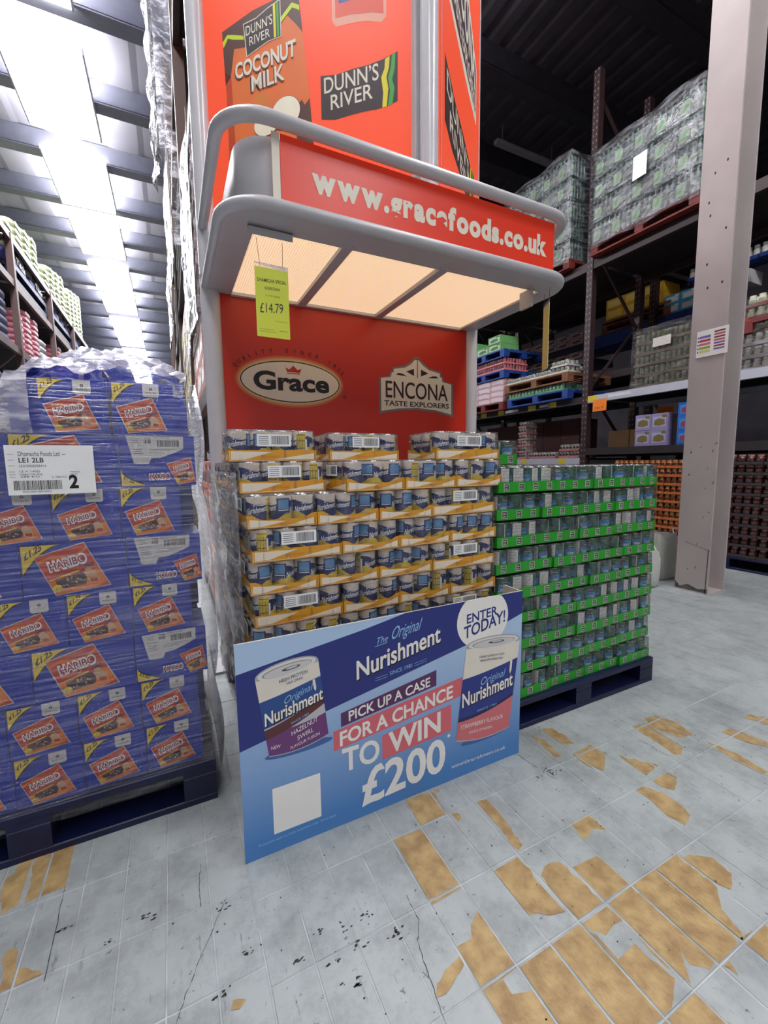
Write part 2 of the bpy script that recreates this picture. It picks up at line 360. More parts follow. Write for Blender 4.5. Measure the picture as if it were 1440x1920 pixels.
for nm, a in (('wall_back', (-12, 14, 46, 46.2)), ('wall_left', (-12.2, -12, -9, 46)), ('wall_right', (13.8, 14, -9, 46)), ('wall_front', (-12, 14, -9, -8.8))):
    b = MB(); b.box(*a, 0, CZ+.2, LILAC if nm != 'wall_right' else SHADEC); o = b.build(nm); tag(o, kind='structure')
    if nm == 'wall_back':
        for k in range(1, 9):
            b = MB(); b.box(-12, 14, 45.9, 46, k*.85-.05, k*.85, BEAMG); b.build('sheeting_rail', o)
# strip lights over the aisles
HOUS = M('light_housing_white', (225, 226, 230), .4)
def strip(x, y, z, w, L, s, label, group, nm='strip_light'):
    t = thing(nm, label, 'ceiling light', (x, y, z), 0, group)
    b = MB(); b.box(-w/2, w/2, -.04, .04, .075, .11, HOUS); b.box(-w/2-.02, -w/2, -L/2, L/2, -.01, .075, HOUS); b.box(w/2, w/2+.02, -L/2, L/2, -.01, .075, HOUS); b.build('housing', t)
    b = MB(); b.box(-w/2+.01, w/2-.01, -L/2+.01, L/2-.01, 0, .07, emit('lamp_%g' % s, (250, 250, 255), s)); b.build('diffuser', t)
    for yy in (-L/3, L/3): b = MB(); b.rod((0, yy, .07), (0, yy, CZ-z), .008, BEAMG, 6); b.build('hanger', t)
    return t
y = 1.3
while y < 44:
    q_ = int(round((y-1.3)/2.35))
    strip(-1.2, y, 6.62, .95, 1.75, LIGHT_AISLE, '%s in the glaring row over the left aisle' % ('nearest strip light' if q_ == 0 else ORD[q_+1]+' nearest strip light' if q_ < 13 else ['sixth', 'fifth', 'fourth', 'third', 'second', 'very'][q_-13]+' farthest strip light'), 'aisle lights'); y += 2.35
for x in (3.2,):
    for i, y in enumerate((-5.5, -2.5, .5, 3.2)):
        strip(x, y, 6.62, .95, 1.9, LIGHT_FRONT, 'strip light out of view over the right-hand floor, %s from the rear wall' % ORD[i+1], 'cross aisle lights')
for i, y in enumerate((-5.5, -2.6)): strip(-1.2, y, 6.62, .95, 1.9, LIGHT_FRONT*.62, 'strip light out of view behind the camera on the left, %s from the rear wall' % ORD[i+1], 'cross aisle lights')
b = thing('batten_light', 'thin unlit batten light fixed under the shaded right-hand roof', 'ceiling light', (6.2, 6.4, 6.66))
q = MB(); q.box(-.75, .75, -.05, .05, 0, .07, M('dull_batten', (150, 150, 155), .5)); q.build('batten', b)
for xx in (-.6, .6): q = MB(); q.rod((xx, 0, .07), (xx, 0, .34), .008, BEAMG, 6); q.build('hanger', b)
# ================================================================ DISPLAY STAND
WPOST = M('white_painted_steel', (205, 203, 203), .28, var=.04, coat=.3)
GREYP = M('grey_painted_steel', (182, 180, 180), .35, var=.05)
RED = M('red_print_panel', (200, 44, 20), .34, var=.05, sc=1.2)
REDL = M('glow_added_red_panel', (240, 84, 50), .34, var=.05, sc=1.2, emis=.38); REDH = M('glow_added_header_red', (214, 54, 30), .34, var=.05, sc=1.2, emis=.22)  # emission added to brighten the tower and header prints, no known backlight
CREAM = ink(238, 228, 205); BLACK = ink(28, 22, 24); GOLD = ink(222, 196, 120); WHITE = ink(240, 240, 236)
YEL = ink(238, 222, 40); GRN = ink(70, 170, 60); DBR = ink(58, 42, 40)
st = thing('display_stand', 'red illuminated display stand with white posts, lit canopy and tall red tower', 'display stand', (1.05, 2.44, 0))
def sp(mb, name, par=None):
    o = mb.build(name, par or st); 
    if par is None: o.location = (-1.05, -2.44, 0)
    return o
PL = (.235, 2.44); PR = (1.885, 2.44); PT = (1.083, 1.70)
b = MB(); b.rod((*PL, 0), (*PL, 2.06), .046, WPOST, 24); b.rod((*PL, 2.052), (*PL, 2.066), .0475, GREYP, 24); b.rod((*PL, 2.06), (*PL, 5.2), .046, WPOST, 24)
b.box(PL[0]-.09, PL[0]+.09, PL[1]-.09, PL[1]+.09, 0, .012, GREYP); sp(b, 'post')
b = MB(); b.rod((*PR, 0), (*PR, 5.2), .045, WPOST, 24); b.box(PR[0]-.09, PR[0]+.09, PR[1]-.09, PR[1]+.09, 0, .012, GREYP); sp(b, 'post')
b = MB(); b.rod((*PT, 2.27), (*PT, 5.2), .04, WPOST, 24)
ul = Vector((PT[0]-PL[0], PT[1]-PL[1], 0)).normalized(); nl = Vector((ul.y, -ul.x, 0))
b.T = None; b.beam((PT[0]-ul.x*.055, PT[1]-ul.y*.055, 2.27), (PT[0]-ul.x*.055, PT[1]-ul.y*.055, 5.2), .035, .03, GREYP); sp(b, 'tower_post')
# back panel
b = MB(); b.box(.275, 1.845, 2.43, 2.455, .1, 2.0, RED); o = sp(b, 'back_panel')
b = MB(); d = Dec(b, (0, 2.43, 0), (1, 0, 0), (0, 0, 1), (0, -1, 0))
ox, oz = .6405, 1.5725
for i in range(7):      # printed soft halo of the oval
    t_ = i/6; c = tuple(int(a+(b_-a)*t_) for a, b_ in zip((208, 84, 40), (228, 205, 140))); d.ell(ox, oz, .308-.026*t_, .142-.024*t_, ink(*c), i)
d.ell(ox, oz, .281, .113, BLACK, 7, 56); d.ell(ox, oz, .275, .107, CREAM, 8, 56)
d.text('Grace', .428, 1.527, .856, .092, BLACK, 10, bold=.035)
CR = ink(196, 40, 28)
d.poly([(.612, 1.625), (.685, 1.625), (.694, 1.648), (.672, 1.640), (.649, 1.662), (.626, 1.640), (.604, 1.648)], CR, 9); d.rect(.612, 1.616, .686, 1.621, CR, 9)
for x_, z_ in ((.602, 1.655), (.649, 1.671), (.697, 1.655)): d.ell(x_, z_, .004, .004, GOLD, 9, 8)
word = 'QUALITY SINCE 1922'
for i, ch in enumerate(word):
    if ch == ' ': continue
    a = R(157-(157-24)*i/(len(word)-1)); ex, ez = ox+.322*math.cos(a), oz+.158*math.sin(a)
    tx_, tz_ = math.sin(a)*.322, -math.cos(a)*.158; L = math.hypot(tx_, tz_); tx_ /= L; tz_ /= L
    v, f, w = TX(ch, .015); w = min(w, .85)*.021
    loc_ = MB(); e = Dec(b, d.p(ex, ez, 0), (tx_, 0, tz_), (-tz_, 0, tx_), (0, -1, 0), 0, .0004); e.text(ch, -w/2, 0, w/2, .021, BLACK, 2, bold=.015)
d.ell(.952, 1.508, .012, .012, BLACK, 1, 16); d.ell(.952, 1.508, .009, .009, RED, 2, 16); d.text('R', .948, 1.503, .957, .011, BLACK, 3)
# ENCONA badge
GREYR = ink(120, 118, 118)
out = [(1.188,1.431),(1.188,1.64),(1.258,1.652),(1.266,1.68),(1.28,1.685),(1.28,1.705),(1.365,1.721),(1.41,1.748),(1.436,1.776),(1.463,1.778),(1.50,1.745),(1.547,1.718),(1.632,1.703),(1.632,1.682),(1.65,1.672),(1.652,1.648),(1.726,1.635),(1.726,1.428),(1.60,1.452),(1.455,1.462),(1.31,1.452)]
cx, cz = 1.457, 1.58
d.poly([(cx+(x-cx)*1.03, cz+(z-cz)*1.05-.002) for x, z in out], GREYR, 0); d.poly([(cx+(x-cx)*.975, cz+(z-cz)*.95) for x, z in out], CREAM, 1)
EB = ink(50, 28, 40)
d.text('ENCONA', 1.226, 1.524, 1.69, .100, EB, 3, bold=.01); d.text('TASTE EXPLORERS', 1.215, 1.474, 1.70, .030, EB, 3, bold=.02)
d.poly([(1.373, 1.69), (1.43, 1.711), (1.43, 1.667)], EB, 2); d.poly([(1.482, 1.711), (1.539, 1.69), (1.482, 1.667)], EB, 2); d.rect(1.4535, 1.655, 1.459, 1.775, EB, 2)
d.poly([(1.30, 1.665), (1.315, 1.677), (1.345, 1.675), (1.38, 1.66)], EB, 2); d.poly([(1.615, 1.665), (1.60, 1.677), (1.57, 1.675), (1.535, 1.66)], EB, 2)
b.build('logo_print', o)
# tower panels
def tower(P0, U, w, nm):
    U = Vector((*U, 0)).normalized(); N = Vector((U.y, -U.x, 0)); P0 = Vector((*P0, 0)); b = MB()
    vs = []
    for a in (0, w):
        for t_ in (0, -.02): q = P0+U*a+N*t_; vs += [(q.x, q.y, 2.275), (q.x, q.y, 5.2)]
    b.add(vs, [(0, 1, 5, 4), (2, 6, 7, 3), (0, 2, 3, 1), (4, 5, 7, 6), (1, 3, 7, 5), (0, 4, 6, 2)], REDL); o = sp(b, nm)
    b = MB(); return o, b, Dec(b, P0, U, (0, 0, 1), N)
o, b, d = tower(PL, (PT[0]-PL[0], PT[1]-PL[1]), 1.06, 'tower_panel')
d.fn = lambda x, y: (x*(.9407+.039*x), 1.11+(y-1.11)*(1+.0394*x+.0008*x*x))
d.poly([(.656,2.804),(.73,2.788),(.808,2.789),(.881,2.784),(.945,2.787),(1.01,2.798),(1.008,2.612),(.96,2.604),(.915,2.604),(.86,2.61),(.804,2.612),(.72,2.612),(.655,2.629)], DBR, 0)
d.text('DUNN\u2019S', .672, 2.728, .926, .062, CREAM, 2, bold=.008, rise=-.012); d.text('RIVER', .702, 2.656, .898, .058, CREAM, 2, bold=.008, rise=-.004)
d.poly([(.955, 2.785), (.975, 2.79), (.972, 2.75), (.96, 2.715), (.968, 2.67), (.96, 2.604), (.94, 2.604), (.945, 2.66), (.937, 2.72), (.952, 2.75)], YEL, 1)
d.poly([(.985, 2.792), (1.0, 2.795), (.997, 2.74), (.985, 2.70), (.995, 2.665), (.985, 2.606), (.965, 2.604), (.975, 2.66), (.967, 2.71), (.98, 2.75)], GRN, 1)
# carton artwork on the panel
OR1 = ink(240, 120, 50); BRK = ink(92, 52, 38); ORL = ink(248, 165, 90); LIME = ink(200, 225, 30)
d.poly([(.152, 3.129), (.32, 3.165), (.489, 3.175), (.559, 3.16), (.585, 2.9), (.625, 2.45), (.15, 2.45), (.162, 2.9)], OR1, 0)
d.poly([(.16, 2.95), (.192, 2.93), (.2, 2.45), (.16, 2.45)], ink(205, 74, 34), 1)
d.poly([(.152, 3.129), (.32, 3.165), (.489, 3.175), (.559, 3.16), (.575, 3.0), (.545, 3.04), (.50, 3.09), (.46, 3.06), (.27, 3.03), (.215, 3.04), (.19, 2.93), (.158, 2.90)], BRK, 1)
d.poly([(.153, 3.085), (.18, 3.108), (.21, 3.10), (.27, 3.078), (.27, 3.062), (.21, 3.080), (.183, 3.092), (.157, 3.06)], LIME, 2)
d.poly([(.465, 3.09), (.525, 3.132), (.562, 3.11), (.562, 3.09), (.527, 3.112), (.468, 3.07)], LIME, 2)
d.poly([(.27,3.126),(.34,3.13),(.40,3.15),(.469,3.165),(.468,3.014),(.40,3.015),(.34,3.0),(.281,2.985)], CREAM, 3)
d.poly([(.274,3.122),(.34,3.126),(.40,3.146),(.465,3.160),(.464,3.018),(.40,3.019),(.34,3.004),(.285,2.990)], DBR, 4)
d.text('DUNN\u2019S', .283, 3.072, .425, .038, CREAM, 5, bold=.005, rise=.008); d.text('RIVER', .30, 3.026, .41, .036, CREAM, 5, rise=.006)
d.rect(.43, 3.02, .442, 3.155, YEL, 5); d.rect(.447, 3.02, .458, 3.157, GRN, 5)
d.text('COCONUT', .212, 2.905, .54, .062, BRK, 5, bold=.035, rise=.010); d.text('COCONUT', .216, 2.911, .54, .062, CREAM, 6, bold=.03, rise=.010)
d.text('MILK', .294, 2.830, .474, .066, BRK, 5, bold=.02, rise=.004); d.text('MILK', .302, 2.836, .478, .064, CREAM, 6, bold=.018, rise=.004)
d.ell(.345, 2.76, .05, .06, ink(225, 130, 50), 2); d.ell(.475, 2.70, .080, .070, BRK, 3); d.ell(.475, 2.703, .075, .066, ink(252, 244, 214), 4); d.ell(.375, 2.68, .07, .052, BRK, 5); d.ell(.372, 2.68, .066, .048, ink(248, 236, 205), 6)
d.poly([(.54, 2.72), (.56, 2.735), (.575, 2.71), (.60, 2.73), (.62, 2.45), (.52, 2.45), (.53, 2.6)], BRK, 2)
# lower end of a jar picture
d.poly([(.722, 3.6), (.718, 3.0), (.735, 2.972), (.80, 2.965), (.88, 2.95), (.94, 2.925), (.962, 2.94), (.965, 3.6)], ink(246, 170, 140), 0)
d.poly([(.735, 3.6), (.733, 3.005), (.80, 2.998), (.90, 2.975), (.95, 2.955), (.952, 3.6)], ink(238, 84, 52), 1)
d.poly([(.75, 3.6), (.75, 3.055), (.83, 3.048), (.90, 3.032), (.94, 3.02), (.94, 3.6)], ink(58, 82, 160), 2)
b.build('panel_print', o)
o2, b, d = tower((PT[0]+.03, PT[1]-.03), (PR[0]-PT[0], PR[1]-PT[1]), 1.108, 'tower_panel')
d.fn = lambda x, y: (.0389+.9521*x-.0498*x*x, 1.11+(y-1.11)*(1.0669-.0604*x+.0031*x*x))
b2 = MB(); dd = Dec(b2, d.O, d.U, d.V, d.N); dd.fn = d.fn; dd.rect(1.175, 2.3, 1.20, 5.2, WPOST, 2); dd.rect(0, 2.3, .012, 5.2, WPOST, 2); b2.build('edge_strip', o2)
d.poly([(.07, 2.80), (.30, 2.785), (.55, 2.80), (.80, 2.80), (.95, 2.83), (.94, 2.56), (.75, 2.545), (.50, 2.56), (.25, 2.53), (.07, 2.42)][:9]+[(.07, 2.545)], DBR, 0)
d.text('DUNN\u2019S', .11, 2.69, .74, .085, CREAM, 2, bold=.008); d.text('RIVER', .18, 2.58, .66, .08, CREAM, 2, bold=.008)
d.poly([(.80, 2.80), (.84, 2.805), (.82, 2.70), (.84, 2.62), (.82, 2.555), (.78, 2.553), (.80, 2.62), (.78, 2.70)], YEL, 1); d.poly([(.87, 2.81), (.91, 2.815), (.89, 2.70), (.91, 2.63), (.89, 2.56), (.85, 2.558), (.87, 2.63), (.85, 2.70)], GRN, 1)
# slanted poster logo
LP = [(.16, 3.09), (.16, 3.8), (.52, 3.8), (1.0, 3.56), (1.02, 3.19), (.60, 3.07)]
LP = [(.15, 3.07), (.15, 3.72), (1.02, 3.46), (1.02, 3.16), (.6, 3.10)]
d.poly(LP, CREAM, 0); d.poly([(.19, 3.11), (.19, 3.66), (.98, 3.43), (.98, 3.20)], ink(70, 40, 60), 1)
d.text('ENCONA', .22, 3.32, .95, .20, CREAM, 2, bold=.03, rise=-.02); d.text('TASTE EXPLORERS', .22, 3.16, .95, .08, CREAM, 2, bold=.02, rise=.04)
b.build('panel_print', o2)
# canopy
def ring(x0, x1, yf, yb, rad, z, n=8):
    pts = [(x0, yb, z), (x0, yf+rad, z)]
    for i in range(1, n): a = math.pi+math.pi/2*i/n; pts.append((x0+rad+rad*math.cos(a), yf+rad+rad*math.sin(a), z))
    pts += [(x0+rad, yf, z), (x1-rad, yf, z)]
    for i in range(1, n): a = 1.5*math.pi+math.pi/2*i/n; pts.append((x1-rad+rad*math.cos(a), yf+rad+rad*math.sin(a), z))
    pts += [(x1, yf+rad, z), (x1, yb, z)]; return pts
b = MB(); b.tube(ring(.215, 1.875, 1.60, 2.42, .16, 2.292), .024, GREYP, 12); sp(b, 'top_rail')
b = MB(); b.tube(ring(.215, 1.875, 1.60, 2.42, .16, 2.012), .024, GREYP, 12, 1.0)
# flat underside rim between the outer rail and the diffusers
A = ring(.215, 1.875, 1.60, 2.42, .16, 1.99); IN = [(min(max(p[0], .335), 1.775), max(p[1], 1.735), p[2]) for p in A]
vs = A+IN+[(p[0], p[1], 2.02) for p in A]+[(p[0], p[1], 2.02) for p in IN]; n_ = len(A)
b.add(vs, [(i, i+1, n_+i+1, n_+i) for i in range(n_-1)]+[(2*n_+i, 3*n_+i, 3*n_+i+1, 2*n_+i+1) for i in range(n_-1)]+[(n_+i, n_+i+1, 3*n_+i+1, 3*n_+i) for i in range(n_-1)], GREYP)
b.box(.335, 1.775, 2.405, 2.43, 1.985, 2.02, WPOST)
for xd in (.70, 1.17): b.box(xd-.022, xd+.022, 1.70, 2.42, 1.981, 2.015, GREYP)
sp(b, 'canopy_rim')
def diff_mat():
    m = bpy.data.materials.new('lit_perforated_diffuser'); m.use_nodes = True; t = m.node_tree; n = t.nodes; l = t.links; bs = n['Principled BSDF']
    g = n.new('ShaderNodeNewGeometry'); mp = n.new('ShaderNodeMapping'); mp.inputs['Rotation'].default_value = (0, 0, R(0)); mp.inputs['Scale'].default_value = (95, 95, 95)
    l.new(g.outputs['Position'], mp.inputs[0]); ch = n.new('ShaderNodeTexVoronoi'); ch.inputs['Scale'].default_value = 1; ch.inputs['Randomness'].default_value = 0; l.new(mp.outputs[0], ch.inputs['Vector'])
    r = n.new('ShaderNodeValToRGB'); r.color_ramp.elements[0].position = .30; r.color_ramp.elements[1].position = .5
    r.color_ramp.elements[0].color = (*lin((252, 222, 184)), 1); r.color_ramp.elements[1].color = (*lin((206, 166, 128)), 1); l.new(ch.outputs['Distance'], r.inputs[0])
    l.new(r.outputs[0], bs.inputs['Base Color']); l.new(r.outputs[0], bs.inputs['Emission Color']); bs.inputs['Emission Strength'].default_value = CANOPY_GLOW*.56; bs.inputs['Roughness'].default_value = .5
    return m
DIF = diff_mat()
for x0, x1 in ((.335, .678), (.722, 1.148), (1.192, 1.775)):
    b = MB(); b.box(x0, x1, 1.735, 2.405, 2.0, 2.008, DIF); sp(b, 'diffuser')
b = MB(); b.box(.33, 1.77, 1.68, 2.40, 2.262, 2.272, GREYP)
A = ring(.275, 1.815, 1.655, 2.40, .13, 2.27); B_ = [(p[0], p[1], 2.022) for p in A]; n_ = len(A)
b.add(A+B_, [(i, i+1, n_+i+1, n_+i) for i in range(n_-1)], GREYP, True); sp(b, 'fascia')
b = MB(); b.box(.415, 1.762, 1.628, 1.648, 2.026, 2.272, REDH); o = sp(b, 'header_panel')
b = MB(); d = Dec(b, (0, 1.628, 0), (1, 0, 0), (0, 0, 1), (0, -1, 0)); d.rect(.385, 2.026, .413, 2.272, CREAM, 0)
def slab_text(d, st, x0, y0, x1, h, m, k):
    ws = [TX(c, .04)[2]*h+(.012*h if c in '.' else 0) for c in st]; sp_ = .05*h; tot = sum(ws)+sp_*(len(st)-1); f = (x1-x0)/tot; x = x0; xh = h*.74; sl = h*.10
    for c, w in zip(st, ws):
        w *= f; d.text(c, x, y0, x+w, h, m, k, bold=.055)
        def sb(cx, y, ww): d.rect(x+cx*w-ww*w/2, y, x+cx*w+ww*w/2, y+sl, m, k+.2)
        if c == 'w': sb(.08, xh-sl, .30); sb(.5, xh-sl, .22); sb(.92, xh-sl, .30)
        if c == 'r': sb(.28, -.01*h, .66); sb(.16, xh-sl, .4)
        if c == 'f': sb(.42, -.01*h, .95)
        if c == 'd': sb(.72, h*1.0-sl*.4, .42); sb(.92, -.01*h, .34)
        if c == 'k': sb(.16, -.01*h, .46); sb(.12, h*1.0-sl*.4, .36); sb(.86, -.01*h, .42)
        if c == 'u': sb(.08, xh-sl, .34); sb(.78, xh-sl, .34); sb(.92, -.01*h, .3)
        if c == 'a': sb(.92, -.01*h, .3)
        x += w+sp_*f
slab_text(d, 'www.gracefoods.co.uk', .528, 2.113, 1.712, .083, CREAM, 3)
# slab serifs on the strokes that have them
b.build('web_address_print', o)
b = MB(); b.box(.305, .47, 1.70, 1.706, 1.955, 1.983, GREYP); b.box(.305, .47, 1.70, 1.72, 1.98, 1.984, GREYP); sp(b, 'tag_bracket')
b = MB(); b.box(1.69, 1.705, 1.70, 1.78, 1.90, 1.985, GREYP); sp(b, 'tag_bracket')
# hanging price cards
LIMEC = M('lime_card', (214, 220, 62), .5, var=.04)
def price_card(x, y, rz, w=.125, h=.248, printed=True, lab='', ztop=1.84):
    t = thing('price_card', lab, 'price sign', (x, y, ztop), rz)
    b = MB(); b.box(-w/2, w/2, -.001, .001, -h, 0, LIMEC if printed else M('pale_yellow_card', (238, 232, 150), .5)); c = b.build('card', t)
    b = MB(); b.box(-w/2, w/2, -.0016, .0016, 0, .015, film('card_sleeve', .3, .5)); b.build('sleeve_edge', t)
    if printed:
        b = MB(); d = Dec(b, (-w/2, -.001, -h), (1, 0, 0), (0, 0, 1), (0, -1, 0), .0003, .0002); K = ink(32, 36, 24); K2 = ink(110, 112, 40)
        d.text('DHAMECHA SPECIAL', .008, .196, .117, .012, K, bold=.01, rise=.004); d.text('NURISHMENT BANANA', .034, .170, .092, .011, K, rise=.002)
        d.text('12 X 420 GRAMS', .036, .147, .090, .006, K2); d.text('\u00a314.79', .014, .086, .101, .034, K, rise=.008)
        d.text('Price excludes VAT', .07, .060, .118, .004, K2); d.text('www.dhamecha.com', .008, .026, .06, .004, K2); d.text('Special offer', .085, .026, .118, .004, K2); d.text('while stocks last', .008, .018, .07, .004, K2)
        b.build('price_print', c)
    for s_ in (-1, 1):
        b = MB(); p = [(s_*.042, 0, .004+i*.012) for i in range(9)]; p = [(q[0]*(1+.22*i/8*(1 if s_ < 0 else .3)), .0, q[2]) for i, q in enumerate(p)]
        b.tube(p, .0009, M('thin_wire', (90, 88, 84), .4, 1), 5); b.build('wire', t)
    return t
price_card(.383, 1.695, R(2), lab='lime green price card reading £14.79, hanging from the left end of the canopy')
price_card(1.80, 1.70, R(60), w=.095, h=.325, printed=False, ztop=1.918, lab='yellow price card seen nearly edge-on, hanging from the right end of the canopy')
mbc = MB(); mbc.tube([(1.84-.0, 1.86, 1.985), (1.80, 1.84, 1.95), (1.77, 1.80, 1.935), (1.74, 1.78, 1.94), (1.715, 1.765, 1.975)], .004, M('white_cable', (210, 210, 205), .4), 6)
sp(mbc, 'power_cable')
# ================================================================ CARDBOARD SLEEVE WITH THE OFFER
SK = M('sleeve_board', (200, 190, 176), .7, var=.06)
def grad(name, c0, c1, z0, z1):
    m = bpy.data.materials.new(name); m.use_nodes = True; t = m.node_tree; n = t.nodes; l = t.links
    tc = n.new('ShaderNodeTexCoord'); sx = n.new('ShaderNodeSeparateXYZ'); l.new(tc.outputs['Object'], sx.inputs[0])
    mr = n.new('ShaderNodeMapRange'); mr.inputs[1].default_value = z0; mr.inputs[2].default_value = z1; l.new(sx.outputs[2], mr.inputs[0])
    r = n.new('ShaderNodeValToRGB'); r.color_ramp.elements[0].color = (*lin(c0), 1); r.color_ramp.elements[1].color = (*lin(c1), 1); l.new(mr.outputs[0], r.inputs[0])
    l.new(r.outputs[0], n['Principled BSDF'].inputs['Base Color']); n['Principled BSDF'].inputs['Roughness'].default_value = .38; return m
BG = grad('printed_blue_gradient', (72, 128, 190), (172, 198, 226), .05, .5)
t = thing('offer_sleeve', 'large blue cardboard display sleeve reading PICK UP A CASE, standing on the floor', 'display board', (.12, 1.145, 0))
b = MB(); b.box(0, 1.012, 0, .005, 0, .64, SK); fr = b.build('front_board', t)
b = MB(); b.box(1.004, 1.009, .005, .095, .0, .64, SK); b.build('side_board', t)
b = MB(); d = Dec(b, (0, 0, 0), (1, 0, 0), (0, 0, 1), (0, -1, 0), .0003, .00022)
NAVY = ink(34, 48, 122); NAV2 = ink(30, 42, 108); PINK = ink(214, 104, 112); PUR = ink(84, 44, 92); LB = ink(150, 196, 232); W = ink(238, 236, 228); SH = ink(60, 100, 160)
d.rect(0, 0, 1.012, .64, BG, 0)
d.poly([(0, .336), (0, .556), (.376, .613), (.52, .64), (1.012, .64), (1.012, .555), (.765, .485), (.25, .386)], NAVY, 1)
c_ = [( .831+.113*math.cos(a), .564+.104*math.sin(a)) for a in [2*math.pi*i/48 for i in range(48)]]; d.poly([(x, min(z, .64)) for x, z in c_], W, 2)
d.text('ENTER', .759, .560, .894, .032, NAVY, 3, rise=.011, bold=.02); d.text('TODAY!', .747, .507, .930, .042, NAVY, 3, rise=.032, bold=.02)
d.text('The', .411, .556, .452, .022, LB, 3, slant=.35, rise=.004); d.line(.409, .551, .452, .556, .002, LB); d.text('Original', .464, .562, .568, .040, LB, 3, rise=.013, slant=.35)
d.text('Nurishment', .350, .455, .653, .057, BLACK, 3, rise=.060, bold=.028); d.text('Nurishment', .347, .460, .651, .057, W, 4, rise=.060, bold=.02)
d.text('SINCE 1981', .460, .446, .541, .013, LB, 3, rise=.009)
for dz in (0, .008): d.line(.409, .440+dz, .452, .444+dz, .0012, LB); d.line(.549, .457+dz, .597, .463+dz, .0012, LB)
d.poly([(.293, .322), (.635, .368), (.635, .423), (.293, .366)], PUR, 2); d.text('PICK UP A CASE', .318, .334, .61, .031, W, 4, rise=.039, bold=.02)
d.poly([(.268, .251), (.742, .305), (.742, .372), (.268, .314)], PINK, 2); d.text('FOR A CHANCE', .288, .262, .702, .044, W, 4, rise=.046, bold=.025)
d.poly([(.430, .169), (.696, .189), (.696, .284), (.430, .252)], PINK, 2); d.text('WIN', .452, .182, .652, .070, W, 4, rise=.018, bold=.025)
d.text('TO', .294, .176, .42, .072, W, 4, rise=-.002, bold=.025)
d.text('\u00a3200', .356, .039, .672, .115, W, 4, rise=.016, bold=.025); d.ell(.686, .172, .006, .006, W, 4, 12)
d.rect(.082, .057, .223, .198, W, 2)
d.text('winwithnurishment.co.uk', .697, .044, .943, .014, W, 4, rise=-.004); d.text('Promotion open to trade customers only. Terms apply.', .038, .036, .271, .008, LB, 4, rise=.004)
def banner_can(c00, c10, c11, c01, bands, k0, sag, txt):
    def q(u, v):
        a = [c00[i]+(c10[i]-c00[i])*u for i in (0, 1)]; b_ = [c01[i]+(c11[i]-c01[i])*u for i in (0, 1)]
        s_ = -sag*(4*u*(1-u))*(1-v*1.0); return (a[0]+(b_[0]-a[0])*v, a[1]+(b_[1]-a[1])*v+s_)
    N = 12; us = [i/N for i in range(N+1)]
    def band(f0, f1, m, k): d.poly([q(u, f0(u)) for u in us]+[q(u, f1(u)) for u in reversed(us)], m, k)
    d.ell((c00[0]+c10[0])/2, min(c00[1], c10[1])-.002, .10, .014, SH, 1.5)
    band(lambda u: 0, lambda u: 1, ink(190, 190, 192), k0)
    for i_, (f0, f1, m) in enumerate(bands): band(f0, f1, m, k0+1+i_*.45)
    mx, mz = (c01[0]+c11[0])/2, (c01[1]+c11[1])/2; rx = abs(c11[0]-c01[0])/2; ro = math.atan2(c11[1]-c01[1], c11[0]-c01[0])
    d.ell(mx, mz, rx, .026, ink(168, 168, 166), k0+2, 36, ro); d.ell(mx, mz+.001, rx*.93, .021, ink(222, 220, 214), k0+3, 36, ro); d.ell(mx, mz, rx*.80, .015, ink(150, 150, 150), k0+4, 36, ro); d.ell(mx+.002, mz-.001, rx*.76, .0135, ink(205, 204, 200), k0+5, 36, ro)
    d.ell(mx+.01, mz+.001, rx*.3, .005, ink(70, 70, 72), k0+6, 20, ro); d.ell(mx+.012, mz+.002, rx*.2, .003, ink(200, 200, 198), k0+7, 16, ro)
    d.poly([q(.86, .77), q(.90, .77), q(.905, .66), q(.885, .62), q(.865, .66)], CREAM, k0+3)
    for s_, u0, v0, u1, v1, h, m, bo in txt:
        a = q(u0, v0); e = q(u1, v1)
        if bo: d.text(s_, a[0]+.003, a[1]-.004, e[0]+.003, h, BLACK, k0+8, rise=e[1]-a[1], bold=.03)
        d.text(s_, a[0], a[1], e[0], h, m, k0+9, rise=e[1]-a[1], bold=.02 if bo else .0, slant=.3 if 'rig' in s_ else 0)
NB = ink(40, 78, 140); NB2 = ink(38, 54, 132)
banner_can((.078, .298), (.253, .312), (.228, .553), (.049, .534), [
    (lambda u: .01, lambda u: .30, ink(110, 58, 116)), (lambda u: .22+.20*u, lambda u: .34+.20*u, ink(92, 48, 50)),
    (lambda u: .36+.18*u, lambda u: .72+.06*u, NB), (lambda u: .70+.09*u, lambda u: .965, ink(226, 220, 204))], 4, .012,
    [('Nurishment', .02, .40, .99, .49, .036, W, 1), ('Original', .35, .60, .82, .66, .022, LB, 0), ('HIGH PROTEIN', .34, .865, .80, .88, .010, NAV2, 0), ('MILK DRINK', .45, .82, .72, .83, .007, NAV2, 0),
     ('HAZELNUT', .40, .20, .85, .25, .014, W, 0), ('SWIRL', .48, .12, .76, .15, .014, W, 0), ('FLAVOUR FUSION', .35, .04, .85, .07, .009, W, 0), ('NEW', .05, .09, .20, .10, .010, W, 0), ('SINCE 1981', .42, .34, .72, .38, .006, LB, 0)])
